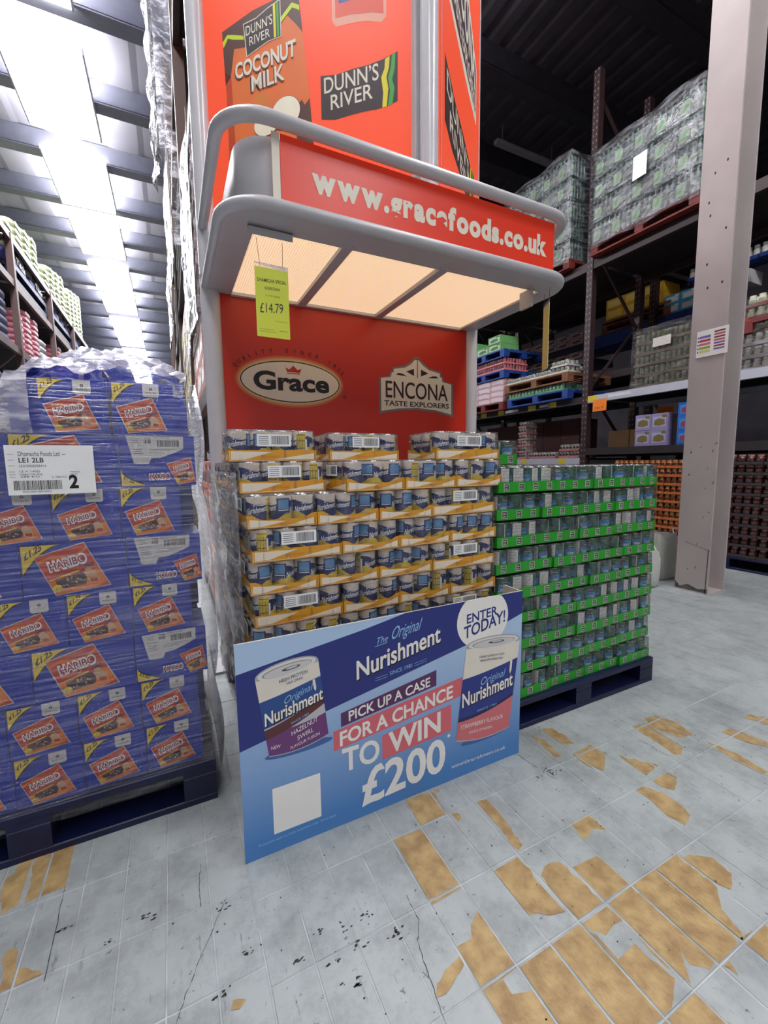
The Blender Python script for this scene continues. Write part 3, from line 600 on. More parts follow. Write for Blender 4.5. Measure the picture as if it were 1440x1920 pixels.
banner_can((.716, .140), (.958, .122), (1.003, .462), (.758, .478), [
    (lambda u: .01, lambda u: .20+.20*u, ink(208, 112, 116)), (lambda u: .20+.16*u, lambda u: .24+.16*u, ink(28, 34, 84)),
    (lambda u: .235+.16*u, lambda u: .66+.13*u, NB2), (lambda u: .655+.13*u, lambda u: .97, ink(228, 222, 206))], 4, .016,
    [('Nurishment', .04, .36, .96, .49, .050, W, 1), ('Original', .32, .57, .76, .62, .028, LB, 0), ('CREAMY & SMOOTH TASTE', .25, .86, .72, .85, .008, NAV2, 0), ('MADE WITH FRESH MILK', .28, .82, .70, .81, .008, NAV2, 0),
     ('STRAWBERRY FLAVOUR', .06, .13, .84, .15, .015, W, 0), ('SOURCE OF PROTEIN', .22, .08, .64, .09, .009, W, 0), ('SINCE 1981', .32, .30, .68, .33, .007, LB, 0)])
b.build('offer_print', fr)
# ================================================================ CANNED DRINK CASES
SILV = M('tin_rim', (190, 190, 192), .25, 1, var=.05)
TINW = M('tin_cream_label', (226, 212, 194), .32, var=.03, coat=.4); TINN = M('tin_navy_label', (30, 44, 104), .3, var=.1, coat=.4)
TINY = M('tin_yellow_label', (222, 196, 62), .3, var=.06, coat=.4); TINB = M('tin_sky_label', (96, 150, 194), .3, var=.08, coat=.4)
CH_ = .097; CR_ = .0346
def can_mesh(kind, name):
    b = MB(); N = 32; H_ = CH_; r = CR_
    def ringv(fz, rr): return [(rr*math.cos(2*math.pi*i/N), rr*math.sin(2*math.pi*i/N), fz(i)) for i in range(N)]
    def join(fa, fb, m, ra=r, rb=r):
        vs = ringv(fa, ra)+ringv(fb, rb); b.add(vs, [(i, (i+1) % N, N+(i+1) % N, N+i) for i in range(N)], m, True)
    c = lambda z: (lambda i: z)
    join(c(0), c(.003), SILV, r*.96, r); join(c(H_-.003), c(H_), SILV, r*1.0, r*.97); join(c(H_), c(H_-.004), SILV, r*.97, r*.9)
    b.add(ringv(c(H_-.004), r*.9), [tuple(range(N))], SILV)
    def cyl(a0, a1, z0, z1, m, lift):
        k = max(2, int((a1-a0)/12)); vs = []
        for i in range(k+1):
            t = R(a0+(a1-a0)*i/k); vs += [((r+lift)*math.cos(t), (r+lift)*math.sin(t), z0), ((r+lift)*math.cos(t), (r+lift)*math.sin(t), z1)]
        b.add(vs, [(2*i, 2*i+2, 2*i+3, 2*i+1) for i in range(k)], m, True)
    def wrap(st, a0, z0, h, m, w, bold=.02, rise=0, slant=.15):
        v, f, _ = TX(st, bold); vs = []
        for x, y in v: t = R(a0)+(x-.5)*w/r+slant*h*y/r; q = (r+.0006); vs.append((q*math.cos(t), q*math.sin(t), z0+rise*x+h*y))
        b.add(vs, f, m)
    if kind == 'n':
        w1 = lambda i: .073+.007*math.sin(2*math.pi*i/N*2+.6); w2 = lambda i: .034+.012*math.sin(2*math.pi*i/N*2+.2)
        join(c(.003), w2, TINY); join(w2, w1, TINN); join(w1, c(H_-.003), TINW)
        for a in (-90, 90):
            wrap('Nurishment', a, .042, .017, WHITE, .064, rise=.010)
            wrap('Original', a+4, .066, .006, TINB, .026, .0, rise=.003)
            cyl(a-12, a-4, .066, .074, TINW, .0004)
        cyl(-32, 38, .040, .086, TINN, .0003); cyl(-24, 30, .054, .083, TINB, .0006); cyl(-24, 30, .049, .0515, WHITE, .0006)
        cyl(145, 195, .012, .088, TINY, .0005)
        for z in (.014, .040, .064, .083): cyl(148, 192, z, z+.0018, BLACK, .0009)
        for a in (149, 163, 177, 190): cyl(a, a+1.5, .014, .075, BLACK, .0009)
        cyl(192, 202, .02, .07, WHITE, .0005)
    else:
        GT = M('tin_dark_green_label', (34, 96, 70), .3, var=.35, sc=60, coat=.3); GB = M('tin_blue_label', (92, 170, 214), .3, rgb2=(36, 104, 160), sc=45, coat=.3)
        w1 = lambda i: .050+.008*math.sin(2*math.pi*i/N*2+.6)
        join(c(.003), w1, GT); join(w1, c(H_-.003), GT)
        for a in (-90, 90):
            cyl(a-44, a+44, .012, .064, GB, .0004); cyl(a-34, a+34, .064, .068, GB, .0004)
            cyl(a-26, a+26, .068, .086, M('tin_leaf_green', (66, 128, 84), .3, var=.2), .0004)
            cyl(a-20, a+20, .070, .083, DBR, .0007)
            wrap('DUNN\u2019S RIVER', a, .074, .006, WHITE, .021, 0.0, slant=0)
            wrap('COCONUT', a, .042, .009, WHITE, .038, .02, slant=0); wrap('MILK', a, .030, .009, WHITE, .02, .02, slant=0)
            cyl(a-14, a+6, .010, .024, ink(240, 236, 220), .0008)
        WP = M('tin_white_panel', (228, 226, 216), .45, rgb2=(196, 194, 186), sc=160)
        cyl(142, 216, .004, .092, WP, .0005)
        for z in (.02, .032, .044, .056, .068, .08): cyl(152, 206, z, z+.0012, ink(140, 140, 134), .0009)
        cyl(20, 27, .004, .092, WP, .0005)
    return b.mesh(name)
NCAN = can_mesh('n', 'can'); GCAN = can_mesh('g', 'can')
FILMC = film('case_shrink_film', .045, .3, (3, 3, 10), 9, bump=.8, rough=.06)
OCH = M('ochre_tray_board', (214, 150, 36), .5, var=.08, sc=6); TRI = ink(226, 214, 190, .5); OCHD = M('ochre_tray_inner', (160, 110, 60), .7)
GRT = M('green_tray_board', (36, 150, 34), .42, var=.1, sc=5); GRD = M('green_tray_inner', (20, 70, 26), .6)
def tray_mesh(L, D, kind):
    b = MB(); hx, hy = L/2, D/2
    m, mi = (OCH, OCHD) if kind == 'n' else (GRT, GRD)
    b.box(-hx, hx, -hy, hy, 0, .0015, mi)
    def wall(P0, U, w, low, hi, cut):
        P0 = Vector(P0); U = Vector(U); Nn = Vector((U.y, -U.x, 0)); k = 14; vs = []
        for i in range(k+1):
            a = i/k; h = hi if not cut else (hi if a < .06 or a > .94 else hi+(low-hi)*min(1, math.sin(math.pi*(a-.06)/.88)*2.0))
            for t in (0, -.0014):
                q = P0+U*(a*w)+Nn*t; vs += [(q.x, q.y, 0), (q.x, q.y, h)]
        fs = []
        for i in range(k):
            o = 4*i; fs += [(o, o+4, o+5, o+1), (o+2, o+3, o+7, o+6), (o+1, o+5, o+7, o+3)]
        b.add(vs, fs, m)
        d = Dec(b, P0, U, (0, 0, 1), Nn, .0004, .0002)
        if kind == 'n':
            hh = low if cut else hi
            d.rect(.006, .003, w-.006, .0042, TRI, 1); d.rect(.004, .003, .0052, hh-.004, TRI, 1)
            if not cut:
                d.poly([(.008, .006), (.008, hh-.004), (w*.48, hh-.006), (.05, .006)], TRI, 0); d.poly([(w*.5, .006), (w-.008, hh-.010), (w-.008, hh-.004), (w*.93, .006)][:3]+[(w-.008, .006)], TRI, 0)
                d.text('Nurishment', w*.36, .013, w*.56, .007, ink(190, 120, 40), 2, slant=.2)
            else:
                d.poly([(.007, .006), (.007, hi-.012), (w*.25, low-.002), (w*.55, low-.006), (w*.2, .006)], TRI, 0)
                d.poly([(w*.55, .006), (w-.01, low), (w-.01, .006)], TRI, 0); d.text('Nurishment', w*.45, .008, w*.72, .006, ink(190, 120, 40), 2, slant=.2)
        else:
            n_ = round(w/.0745)
            for i in range(n_):
                x = (i+.5)*w/n_
                d.rect(x-.013, .008, x+.013, .036, WHITE, 0); d.rect(x-.0115, .0095, x+.0115, .0345, DBR, 1)
                d.text('DUNN\u2019S', x-.009, .023, x+.007, .007, WHITE, 2); d.text('RIVER', x-.008, .0125, x+.006, .0065, WHITE, 2)
    hi, low = (.041, .026) if kind == 'n' else (.043, .043)
    lh = .036 if kind == 'n' else .043
    wall((-hx, -hy, 0), (1, 0, 0), L, lh, lh, False); wall((hx, hy, 0), (-1, 0, 0), L, lh, lh, False)
    wall((hx, -hy, 0), (0, 1, 0), D, low, hi, kind == 'n'); wall((-hx, hy, 0), (0, -1, 0), D, low, hi, kind == 'n')
    return b.mesh('tray')
def film_mesh(L, D, h):
    b = MB(); pts = []; hx, hy = L/2, D/2
    def side(x0, y0, x1, y1, n_):
        for i in range(n_*4):
            a = i/(n_*4); s_ = -.0045*abs(math.sin(math.pi*a*n_+math.pi/2))**2
            dx, dy = x1-x0, y1-y0; l_ = math.hypot(dx, dy); pts.append((x0+dx*a+dy/l_*s_*1, y0+dy*a-dx/l_*s_*1))
    side(-hx, -hy, hx, -hy, 4); side(hx, -hy, hx, hy, 3); side(hx, hy, -hx, hy, 4); side(-hx, hy, -hx, -hy, 3)
    n_ = len(pts); vs = [(x*1.004, y*1.004, .002) for x, y in pts]+[(x*1.0, y*1.0, h*.55) for x, y in pts]+[(x*.99, y*.99, h) for x, y in pts]
    b.add(vs, [(k*n_+i, k*n_+(i+1) % n_, (k+1)*n_+(i+1) % n_, (k+1)*n_+i) for k in (0, 1) for i in range(n_)], FILMC, True)
    b.add(vs[2*n_:], [tuple(range(n_))], FILMC); return b.mesh('shrink_film')
def make_case(kind, p):
    L, D = 4*p, 3*p; t = thing('can_case', 'x', 'drinks case' if kind == 'n' else 'can case')
    put(tray_mesh(L-.0015, D-.0015, kind), 'tray', t); put(film_mesh(L-.001, D-.001, CH_+.0035), 'shrink_film', t)
    for i in range(4):
        for j in range(3):
            put(NCAN if kind == 'n' else GCAN, 'can', t, ((i-1.5)*p*.985, (j-1)*p*.985, .0018), 0)
    if kind == 'n':
        b = MB(); b.box(-.052, .056, -D/2-.0012, -D/2-.0004, .048, .086, WHITE)
        d = Dec(b, (-.052, -D/2-.0012, .048), (1, 0, 0), (0, 0, 1), (0, -1, 0), .0003, .0001); d.bars(.045, .006, .102, .033, BLACK, 0, 22, 4)
        for z in (.006, .012, .018, .024, .030): d.rect(.005, z, .036, z+.0018, ink(90, 90, 92), 0)
        b.build('barcode_label', t)
    return t
CS = {}
def spin(t, seed, kind):
    rr = random.Random(seed)
    for c in CHN(t):
        if c.data is NCAN: c.rotation_euler = (0, 0, R(rr.choice((0, 15, -20, 70, 90, 110, 200, 160, 250, 330, 35, -60))+rr.uniform(-8, 8)))
        elif c.data is GCAN: c.rotation_euler = (0, 0, R(rr.choice((0, 10, -25, 25, 90, 85, 100, 0, 180, 95, 70, 60))+rr.uniform(-10, 10)))
def CHN(t): return NEWCH.get(t.name, [])
NEWCH = {}
def dupc(root, loc, rz, label, group, seed):
    r = root.copy(); COL.objects.link(r); r.location = loc; r.rotation_euler = (0, 0, rz); r['label'] = label; r['group'] = group; L_ = []
    for ch in CH.get(root.name, ()): c = ch.copy(); COL.objects.link(c); c.parent = r; L_.append(c)
    NEWCH[r.name] = L_; spin(r, seed, 0); return r
protoN = make_case('n', .0704); protoG = make_case('g', .0764)
# pallets
def pallet(name, label, x0, x1, y0, y1, m, z=0, h=.144, nb=3):
    """timber block pallet, front along x"""
    t = thing(name, label, 'pallet', (x0, y0, z)); w, dd = x1-x0, y1-y0; md = m
    n_ = 7; bw = .095
    for i in range(n_):
        y = (dd-bw)*i/(n_-1); b = MB(); b.bbox(0, w, y, y+bw, h-.022, h, .003, md); b.build('deck_board', t)
    for i in range(3):
        x = (w-.1)*i/2; b = MB(); b.box(x, x+.1, 0, dd, h-.044, h-.0225, md); b.build('stringer_board', t)
        for j in range(3):
            y = (dd-.12)*j/2; b = MB(); b.bbox(x, x+.1, y, y+.12, .022, h-.0445, .004, md); b.build('block', t)
    for j in range(3):
        y = (dd-.1)*j/2; b = MB(); b.bbox(0, w, y, y+.1, 0, .0215, .003, md); b.build('base_board', t)
    return t
NAVP = M('navy_painted_wood', (13, 20, 62), .45, var=.35, sc=8, bump=.2)
# blue and yellow cases under the canopy
pallet('blue_pallet', 'navy wooden pallet hidden behind the blue offer sleeve, under the yellow cases', .20, 1.10, 1.262, 2.34, NAVP, 0, .227)
pn = .0704; PX, PY, PZ, DZ = .196, 1.268, .2275, .0995
rows = {1: 'LLL', 2: 'LSSS', 3: 'SSSL', 4: 'LSSS', 5: 'SSSL', 6: 'LSSS', 7: 'SSSL', 8: 'LSSS', 9: 'SSSL', 10: 'LSSS'}
def nlabel(k, i, pat):
    ty = 'barcode side out' if pat[i] == 'L' else 'cut-out side out'
    pos = ['leftmost', 'second from left', 'third from left', 'rightmost'][i] if len(pat) == 4 else ['left', 'middle', 'right'][i]
    return 'yellow tray of navy drink cans, %s, %s, %s' % (fromtop(k), pos, ty)
for k in range(1, 11):
    z = PZ+(10-k)*DZ; x = PX; pat = rows[k]; rr = random.Random(k)
    for i, c in enumerate(pat):
        w = (4 if c == 'L' else 3)*pn; dp = (3 if c == 'L' else 4)*pn; jx = rr.uniform(-.001, .001); jy = rr.uniform(0, .008); rz = 0 if c == 'L' else -math.pi/2
        if k == 1:
            px_, py_, rr_ = ((.303, 1.40+.106, R(-1)), (.645, 1.45+.106, R(1)), (.984, 1.275+.106, R(-1)))[i]
            o = dupc(protoN, (px_, py_, z), rr_, nlabel(k, i, pat), 'yellow cases of navy drink cans', 100*k+i); continue
        if k == 2:
            if i == 0: x = .186; jy = .117
            if i == 1: x = .4985
            if i: jy = 0
        if k > 2 and pat[0] == 'S': x = x if i else PX-.008
        o = dupc(protoN, (x+w/2+jx, PY+dp/2+jy, z), rz, nlabel(k, i, pat), 'yellow cases of navy drink cans', 100*k+i)
        x += w+.0012
    if k > 1:     # the cases behind, seen along the left side
        c = pat[0]; dp = (3 if c == 'L' else 4)*pn; w = (4 if c == 'L' else 3)*pn; y = PY+dp+.01+(.117 if k == 2 else 0); j = 0
        while y+dp < 2.34:
            j += 1
            dupc(protoN, (PX+w/2+rr.uniform(-.012, -.004), y+dp/2, z), 0 if c == 'L' else -math.pi/2,
                 'yellow tray of navy drink cans, %s, %s back on left side' % (fromtop(k), ORD[j]), 'yellow cases of navy drink cans', 500*k+j); y += dp+.003
# green trays of coconut milk cans
pallet('blue_pallet', 'navy wooden pallet under the green trays of tins, right of the offer sleeve', 1.116, 2.125, 1.247, 2.36, NAVP, 0, .124)
pg = .0764; GX, GY, GZ, GD = 1.1175, 1.262, .1245, .1084
grow = {1: 'LSSS', 2: 'SSSL', 3: 'SSSL', 4: 'LSSS', 5: 'LSSS', 6: 'SSSL', 7: 'SSSL', 8: 'LSSS', 9: 'LSSS'}
for k in range(1, 10):
    z = GZ+(9-k)*GD; x = GX; pat = grow[k]; rr = random.Random(k+50)
    for i, c in enumerate(pat):
        w = (4 if c == 'L' else 3)*pg; dp = (3 if c == 'L' else 4)*pg
        dupc(protoG, (x+w/2, GY+dp/2+rr.uniform(0, .012), z), 0 if c == 'L' else -math.pi/2,
             'green tray of coconut milk tins, %s, %s' % (fromtop(k), ['leftmost', 'second from left', 'third from left', 'rightmost'][i]), 'green trays of coconut milk tins', 900*k+i)
        x += w+.0015
    dp = (3 if pat[3] == 'L' else 4)*pg; w = (4 if pat[3] == 'L' else 3)*pg; y = GY+dp+.015; j = 0
    while y+dp < 2.35:
        j += 1; dupc(protoG, (x-w/2, y+dp/2, z), 0 if pat[3] == 'L' else -math.pi/2, 'green tray of coconut milk tins, %s, %s back on right edge' % (fromtop(k), ORD[j]), 'green trays of coconut milk tins', 1900*k+j); y += dp+.003
dupc(protoG, (GX+.085, GY+.27, GZ+9*GD), -math.pi/2, 'single green tray of coconut milk tins lying on top of the green stack', 'green trays of coconut milk tins', 77)
gone(protoN); gone(protoG)
# loose film over the two stacks
FILM1 = film('pallet_stretch_film', .16, .35, (2.5, 2.5, 22), 3.5, bump=.8, rough=.1)
def drape(name, label, x0, x1, y0, y1, z0, z1, mat, cat='stretch film', seed=1, amp=.012, sides='L', closed=False):
    b = MB(); rr = random.Random(seed); nx, nz = 26, 26
    segs = {'L': ((x0, y1), (x0, y0)), 'F': ((x0, y0), (x1, y0)), 'R': ((x1, y0), (x1, y1))}
    for s_ in sides:
        (ax, ay), (bx, by) = segs[s_]; dx, dy = bx-ax, by-ay; l_ = math.hypot(dx, dy); nx_, ny_ = dy/l_, -dx/l_; vs = []
        for j in range(nz+1):
            for i in range(nx+1):
                a = i/nx; c = j/nz; o = amp*(math.sin(a*9+c*6+seed)+math.sin(c*31+a*5)*.6+rr.uniform(-.5, .5))*math.sin(math.pi*min(1, a*8, (1-a)*8)/2)
                vs.append((ax+dx*a+nx_*(o+amp), ay+dy*a+ny_*(o+amp), z0+(z1-z0)*c))
        b.add(vs, [(j*(nx+1)+i, j*(nx+1)+i+1, (j+1)*(nx+1)+i+1, (j+1)*(nx+1)+i) for j in range(nz) for i in range(nx)], mat, True)
    o = b.build(name); tag(o, label, cat); return o
drape('stretch_film', 'wrinkled clear film hanging down the left side of the yellow case stack', .178, 1.2, 1.30, 2.35, .2, 1.09, FILM1, seed=4, amp=.010, sides='L')
# ================================================================ SWEETS PALLET ON THE LEFT
pallet('blue_pallet', 'navy wooden pallet under the stacked blue sweet boxes on the left', -.92, .075, 1.44, 2.46, NAVP)
BOXB = M('royal_blue_board', (22, 52, 170), .38, var=.10, sc=5); SIDEB = M('royal_blue_board_side', (22, 50, 160), .4, var=.1)
BR = ink(206, 62, 30); BO = ink(232, 128, 36); BY = ink(236, 206, 48); BROWN = ink(70, 48, 44); TANB = ink(212, 170, 120); REDT = ink(150, 18, 26); PGREY = ink(206, 204, 200)
def bag(d, TL, TR, BR_, BL, k=1):
    """printed sweet bag: tilted sheet, maker's name, cola coloured sweets"""
    w = math.hypot(TR[0]-TL[0], TR[1]-TL[1])*1.12; h = math.hypot(TL[0]-BL[0], TL[1]-BL[1])
    def q(u, v):
        return tuple((BL[i]*(1-u)+BR_[i]*u)*(1-v)+(TL[i]*(1-u)+TR[i]*u)*v for i in (0, 1))
    def P_(pts, m, kk): d.poly([q(*p) for p in pts], m, kk)
    P_([(-.015, -.02), (1.015, -.02), (1.015, 1.02), (-.015, 1.02)], PGREY, k)
    P_([(0, 0), (1, 0), (1, 1), (0, 1)], BR, k+1)
    P_([(0, 0), (1, .0), (1, .42), (.55, .40), (0, .34)], BO, k+2); P_([(0, .90), (.3, .93), (.7, .80), (1, .92), (1, .86), (.6, .74), (.2, .86), (0, .82)], BO, k+2)
    P_([(.02, .36), (.62, .44), (.62, .47), (.02, .39)], BY, k+3)
    P_([(.10, .12), (.60, .12), (.70, .30), (.66, .42), (.12, .34)], BROWN, k+3)
    rr = random.Random(3)
    for i in range(26):
        u, v = rr.uniform(.15, .64), rr.uniform(.14, .38); s_ = .018
        P_([(u-s_, v-s_*1.2), (u+s_, v-s_), (u+s_, v+s_*1.3), (u-s_, v+s_)], (BROWN, TANB, ink(120, 78, 60), ink(96, 70, 62), ink(168, 140, 118))[i % 5], k+4)
    P_([(.68, .14), (.86, .12), (.90, .32), (.84, .46), (.74, .46), (.68, .34)], TANB, k+4); P_([(.70, .15), (.84, .13), (.86, .22), (.72, .24)], ink(186, 70, 40), k+5)
    P_([(0, 0), (.45, .02), (.8, .06), (1, .14), (1, .0)], BO, k+5); P_([(.7, 0), (1, .10), (1, 0)], BR, k+6)
    c = q(.09, .16); d.ell(c[0], c[1], w*.085, h*.085, BY, k+6, 16); a = q(.04, .12); d.text('\u00a31.25', a[0], a[1], a[0]+w*.12, h*.05, BLACK, k+7, rise=h*.02)
    a = q(.13, .60); e = q(.86, .62)
    d.text('HARIBO', a[0]-w*.01, a[1]-h*.02, e[0]+w*.02, h*.22, WHITE, k+7, rise=(e[1]-a[1])+h*.0, bold=.09, slant=-.18)
    d.text('HARIBO', a[0]+w*.012, a[1], e[0]-w*.012, h*.17, REDT, k+8, rise=(e[1]-a[1]), bold=.015, slant=-.18)
    a = q(.18, .45); e = q(.62, .475); d.text('Happy-Cola', a[0], a[1], e[0], h*.085, ink(150, 84, 20), k+7, rise=e[1]-a[1], bold=.01, slant=.1)
    a = q(.68, .47); e = q(.93, .49); d.text('ZING', a[0], a[1], e[0], h*.095, BLACK, k+8, rise=e[1]-a[1], bold=.03)
def corner(d, x, y, s_, up_=True, k=1, r=0):
    n_ = 8; pts = []
    if up_:     # curved triangle in the top left corner
        pts = [(x, y), (x, y-s_*1.25)]+[(x+s_*1.45*(i/n_)**1.0*1.0, y-s_*1.25*(1-i/n_)**1.9) for i in range(1, n_+1)]
        d.poly([(a+.003, b_-.003) for a, b_ in pts], BLACK, k); d.poly(pts, BY, k+1); d.text('\u00a31.25', x+s_*.10, y-s_*.62, x+s_*.74, s_*.30, BLACK, k+2, rise=s_*.42, bold=.03)
    else:
        pts = [(x, y), (x+s_*1.6, y)]+[(x+s_*1.6*(1-i/n_)**1.9, y+s_*1.15*(i/n_)) for i in range(1, n_+1)]
        d.poly([(a+.003, b_+.003) for a, b_ in pts], BLACK, k); d.poly(pts, BY, k+1); d.text('\u00a31.25', x+s_*.14, y+s_*.50, x+s_*.82, s_*.27, BLACK, k+2, rise=-s_*.36, bold=.03)
def haribo_box(kind, W_, D_, Hh):
    t = thing('sweet_box', 'x', 'box'); b = MB(); b.bbox(-W_/2+.0008, W_/2-.0008, 0, D_, 0, Hh-.001, .0015, BOXB); c = b.build('carton', t)
    b = MB(); d = Dec(b, (-W_/2, 0, 0), (1, 0, 0), (0, 0, 1), (0, -1, 0), .0004, .00016)
    tabm = ink(214, 212, 206)
    if kind == 's':
        corner(d, .004, Hh-.004, .044)
        tx0, tx1 = W_*.50, W_*.76; d.poly([(tx0, Hh-.003), (tx1, Hh-.003), (tx1, Hh-.036), (tx1-.004, Hh-.040), (tx0+.004, Hh-.040), (tx0, Hh-.036)], tabm, 1)
        d.poly([(tx0+.012, Hh-.040), (tx1-.010, Hh-.040), (tx1-.018, Hh-.047), (tx0+.020, Hh-.047)], ink(20, 26, 60), 1)
        d.ell((tx0+tx1)/2, Hh-.018, .0042, .0042, BLACK, 2, 12); d.ell((tx0+tx1)/2, Hh-.018, .0018, .0018, tabm, 3, 8); d.text('PUSH IN', tx0+.008, Hh-.031, tx1-.008, .0045, BLACK, 2)
        bag(d, (.013,.078), (.103,.108), (.137,.016), (.038,.006), 1)
    elif kind == 'b':
        corner(d, .004, Hh-.003, .062); bag(d, (.032,.115), (.147,.147), (.203,.018), (.073,.004), 1)
    else:      # end face: white panel, small bag
        d.poly([(.020, Hh-.003), (W_-.030, Hh-.003), (W_-.032, Hh-.040), (W_-.052, Hh-.050), (W_-.095, Hh-.066), (W_-.12, Hh-.068), (W_-.128, Hh-.085), (.044, Hh-.085), (.036, Hh-.082)], tabm, 1)
        G2 = ink(70, 70, 74)
        d.rect(.032, Hh-.022, .056, Hh-.0212, G2, 2); d.rect(.032, Hh-.011, .056, Hh-.0102, G2, 2); d.text('HALAL', .036, Hh-.019, .052, .005, G2, 2)
        d.bars(.066, Hh-.024, .084, Hh-.007, BLACK, 2, 7, 3); d.bars(.066, Hh-.015, .084, Hh-.010, tabm, 3, 5, 8)
        d.text('HAPPY COLA ZING', .090, Hh-.010, .135, .0045, G2, 2); d.bars(.100, Hh-.034, .158, Hh-.014, BLACK, 2, 26, 6)
        d.text('12 x 140 g', .034, Hh-.033, .064, .0055, G2, 2)
        for i, (a, b_) in enumerate(((.036, .060), (.036, .058), (.038, .062))): d.rect(a, Hh-.042-.006*i, b_, Hh-.0405-.006*i, G2, 2)
        for i in range(3): d.rect(.078, Hh-.042-.0045*i, .150-.015*i, Hh-.041-.0045*i, G2, 2)
        d.ell(.090, Hh-.081, .003, .004, BLACK, 3, 10)
        d.text('HARIBO', .073, .019, .130, .017, WHITE, 3, bold=.09, rise=.001); d.text('HARIBO', .0745, .0205, .1285, .0145, REDT, 4, bold=.03, rise=.001)
        corner(d, .002, .003, .038, False); bag(d, (W_-.079,.066), (W_-.014,.084), (W_-.003,.012), (W_-.052,.004), 1)
    b.build('face_print', c); return t
HB = .1508
prS = haribo_box('s', .162, .245, HB); prB = haribo_box('b', .25, .20, HB); prE = haribo_box('e', .202, .20, HB)
HZ = .1445; HY = 1.462
hl = {1: 's1', 2: 'B', 3: 's', 4: 'B', 5: 's', 6: 'B', 7: 's', 8: 's'}
names = ['rightmost', 'second from right', 'third from right', 'fourth from right', 'fifth from right', 'sixth from right']
for k in range(1, 9):
    z = HZ+(8-k)*(HB+.0006); rr = random.Random(k*3); g = 'blue boxes of cola sweets on the left pallet'
    if hl[k][0] == 's':
        xr = {1: .024, 3: .022, 5: .034, 7: .036, 8: .040}[k]; n_ = 2 if k == 1 else 5; w = .168 if k == 1 else .162
        for i in range(n_):
            dup(prS, (xr-w/2-i*(w+.0012), HY+rr.uniform(0, .004), z), 0, 'blue box of cola sweets with small bag print, %s, %s' % (fromtop(k), names[i]), g)
        for i in range(4 if k > 1 else 2):
            dup(prB, (.066-.126-i*.2515, HY+.252+.2, z), math.pi, 'blue box of cola sweets in the back row, %s, %s' % (fromtop(k), names[i]), g)
    else:
        xr = .070
        dup(prE, (xr-.101, HY, z), 0, 'blue box of cola sweets with white barcode end, %s, %s' % (fromtop(k), names[0]), g)
        for i in range(3):
            dup(prB, (xr-.2035-.125-i*.2512, HY+rr.uniform(0, .003), z), 0, 'blue box of cola sweets with large bag print, %s, %s' % (fromtop(k), names[i+1]), g)
        for i in range(4):
            dup(prB, (.060-.126-i*.2515, HY+.208+.2, z), math.pi, 'blue box of cola sweets in the back row, %s, %s' % (fromtop(k), names[i]), g)
for p_ in (prS, prB, prE): gone(p_)
# stretch film round the sweets: front and right side, flared at the foot
FILMH = film('sweet_pallet_film', .10, .5, (1.2, 1.2, 30), 4, bump=.9, rough=.07)
FILMW = film('bunched_white_film', .95, .5, (3, 3, 14), 3, col=(246, 242, 246), bump=1, rough=.25)
b = MB(); n1, n2, nz = 44, 22, 44; rr = random.Random(9); vs = []
for j in range(nz+1):
    c = j/nz; z = .095+(1.352-.095)*c; fl = .012*(1-c)+.018*abs(math.sin(c*math.pi*4))
    for i in range(n1+1):
        a = i/n1; vs.append((-.93+(1.01+fl)*a, 1.4525-.0035*abs(math.sin(a*14+c*9))-.004*(1-c)**3-rr.uniform(0, .0012), z+.006*math.sin(a*7)))
    for i in range(1, n2+1):
        a = i/n2; vs.append((.08+fl+.010*math.sin(a*9+c*20)*a, 1.4525+.9*a, z))
W1 = n1+n2+1
b.add(vs, [(j*W1+i, j*W1+i+1, (j+1)*W1+i+1, (j+1)*W1+i) for j in range(nz) for i in range(W1-1)], FILMH, True)
tag(b.build('stretch_film'), 'clear shiny stretch film wrapped around the blue sweet boxes', 'stretch film')
# bunched white film thrown over the top
b = MB(); nx, ny = 60, 30; vs = []; rr = random.Random(12)
def hz(x, y):
    left = max(0, min(1, (-.32-x)/.10)); lump = .10*math.exp(-((x+.17)/.17)**2-((y-1.66)/.16)**2)+.05*math.exp(-((x+.0)/.08)**2-((y-1.75)/.14)**2)
    base = 1.372*(1-left)+(1.352-.55*max(0, (-.34-x))*.9)*left
    drop = max(0, 1.50-y)*1.3*(.25+1.2*left)
    w_ = .010*math.sin(x*46+y*31)+.007*math.sin(x*91-y*57)+.006*math.sin(y*140+x*20)
    return max(base+lump-drop+w_, 1.3585 if left < .5 else 1.2125+.01*math.sin(x*50))
for j in range(ny+1):
    y = 1.456+(2.0-1.456)*j/ny
    for i in range(nx+1):
        x = -1.0+1.06*i/nx; vs.append((x, y, hz(x, y)+.006))
b.add(vs, [(j*(nx+1)+i, j*(nx+1)+i+1, (j+1)*(nx+1)+i+1, (j+1)*(nx+1)+i) for j in range(ny) for i in range(nx)], FILMW, True)
vs = []     # the front skirt left of the top boxes
for j in range(13):
    for i in range(31):
        x = -1.0+.675*i/30; top = hz(x, 1.456)+.006; z = top+(1.205-top)*j/12; vs.append((x, 1.455-.012*math.sin(j/12*math.pi)-.004*math.sin(x*60+j), z))
b.add(vs, [(j*31+i, (j+1)*31+i, (j+1)*31+i+1, j*31+i+1) for j in range(12) for i in range(30)], FILMW, True)
tag(b.build('bunched_film'), 'bunched white plastic film heaped over the top of the sweet boxes', 'plastic film')
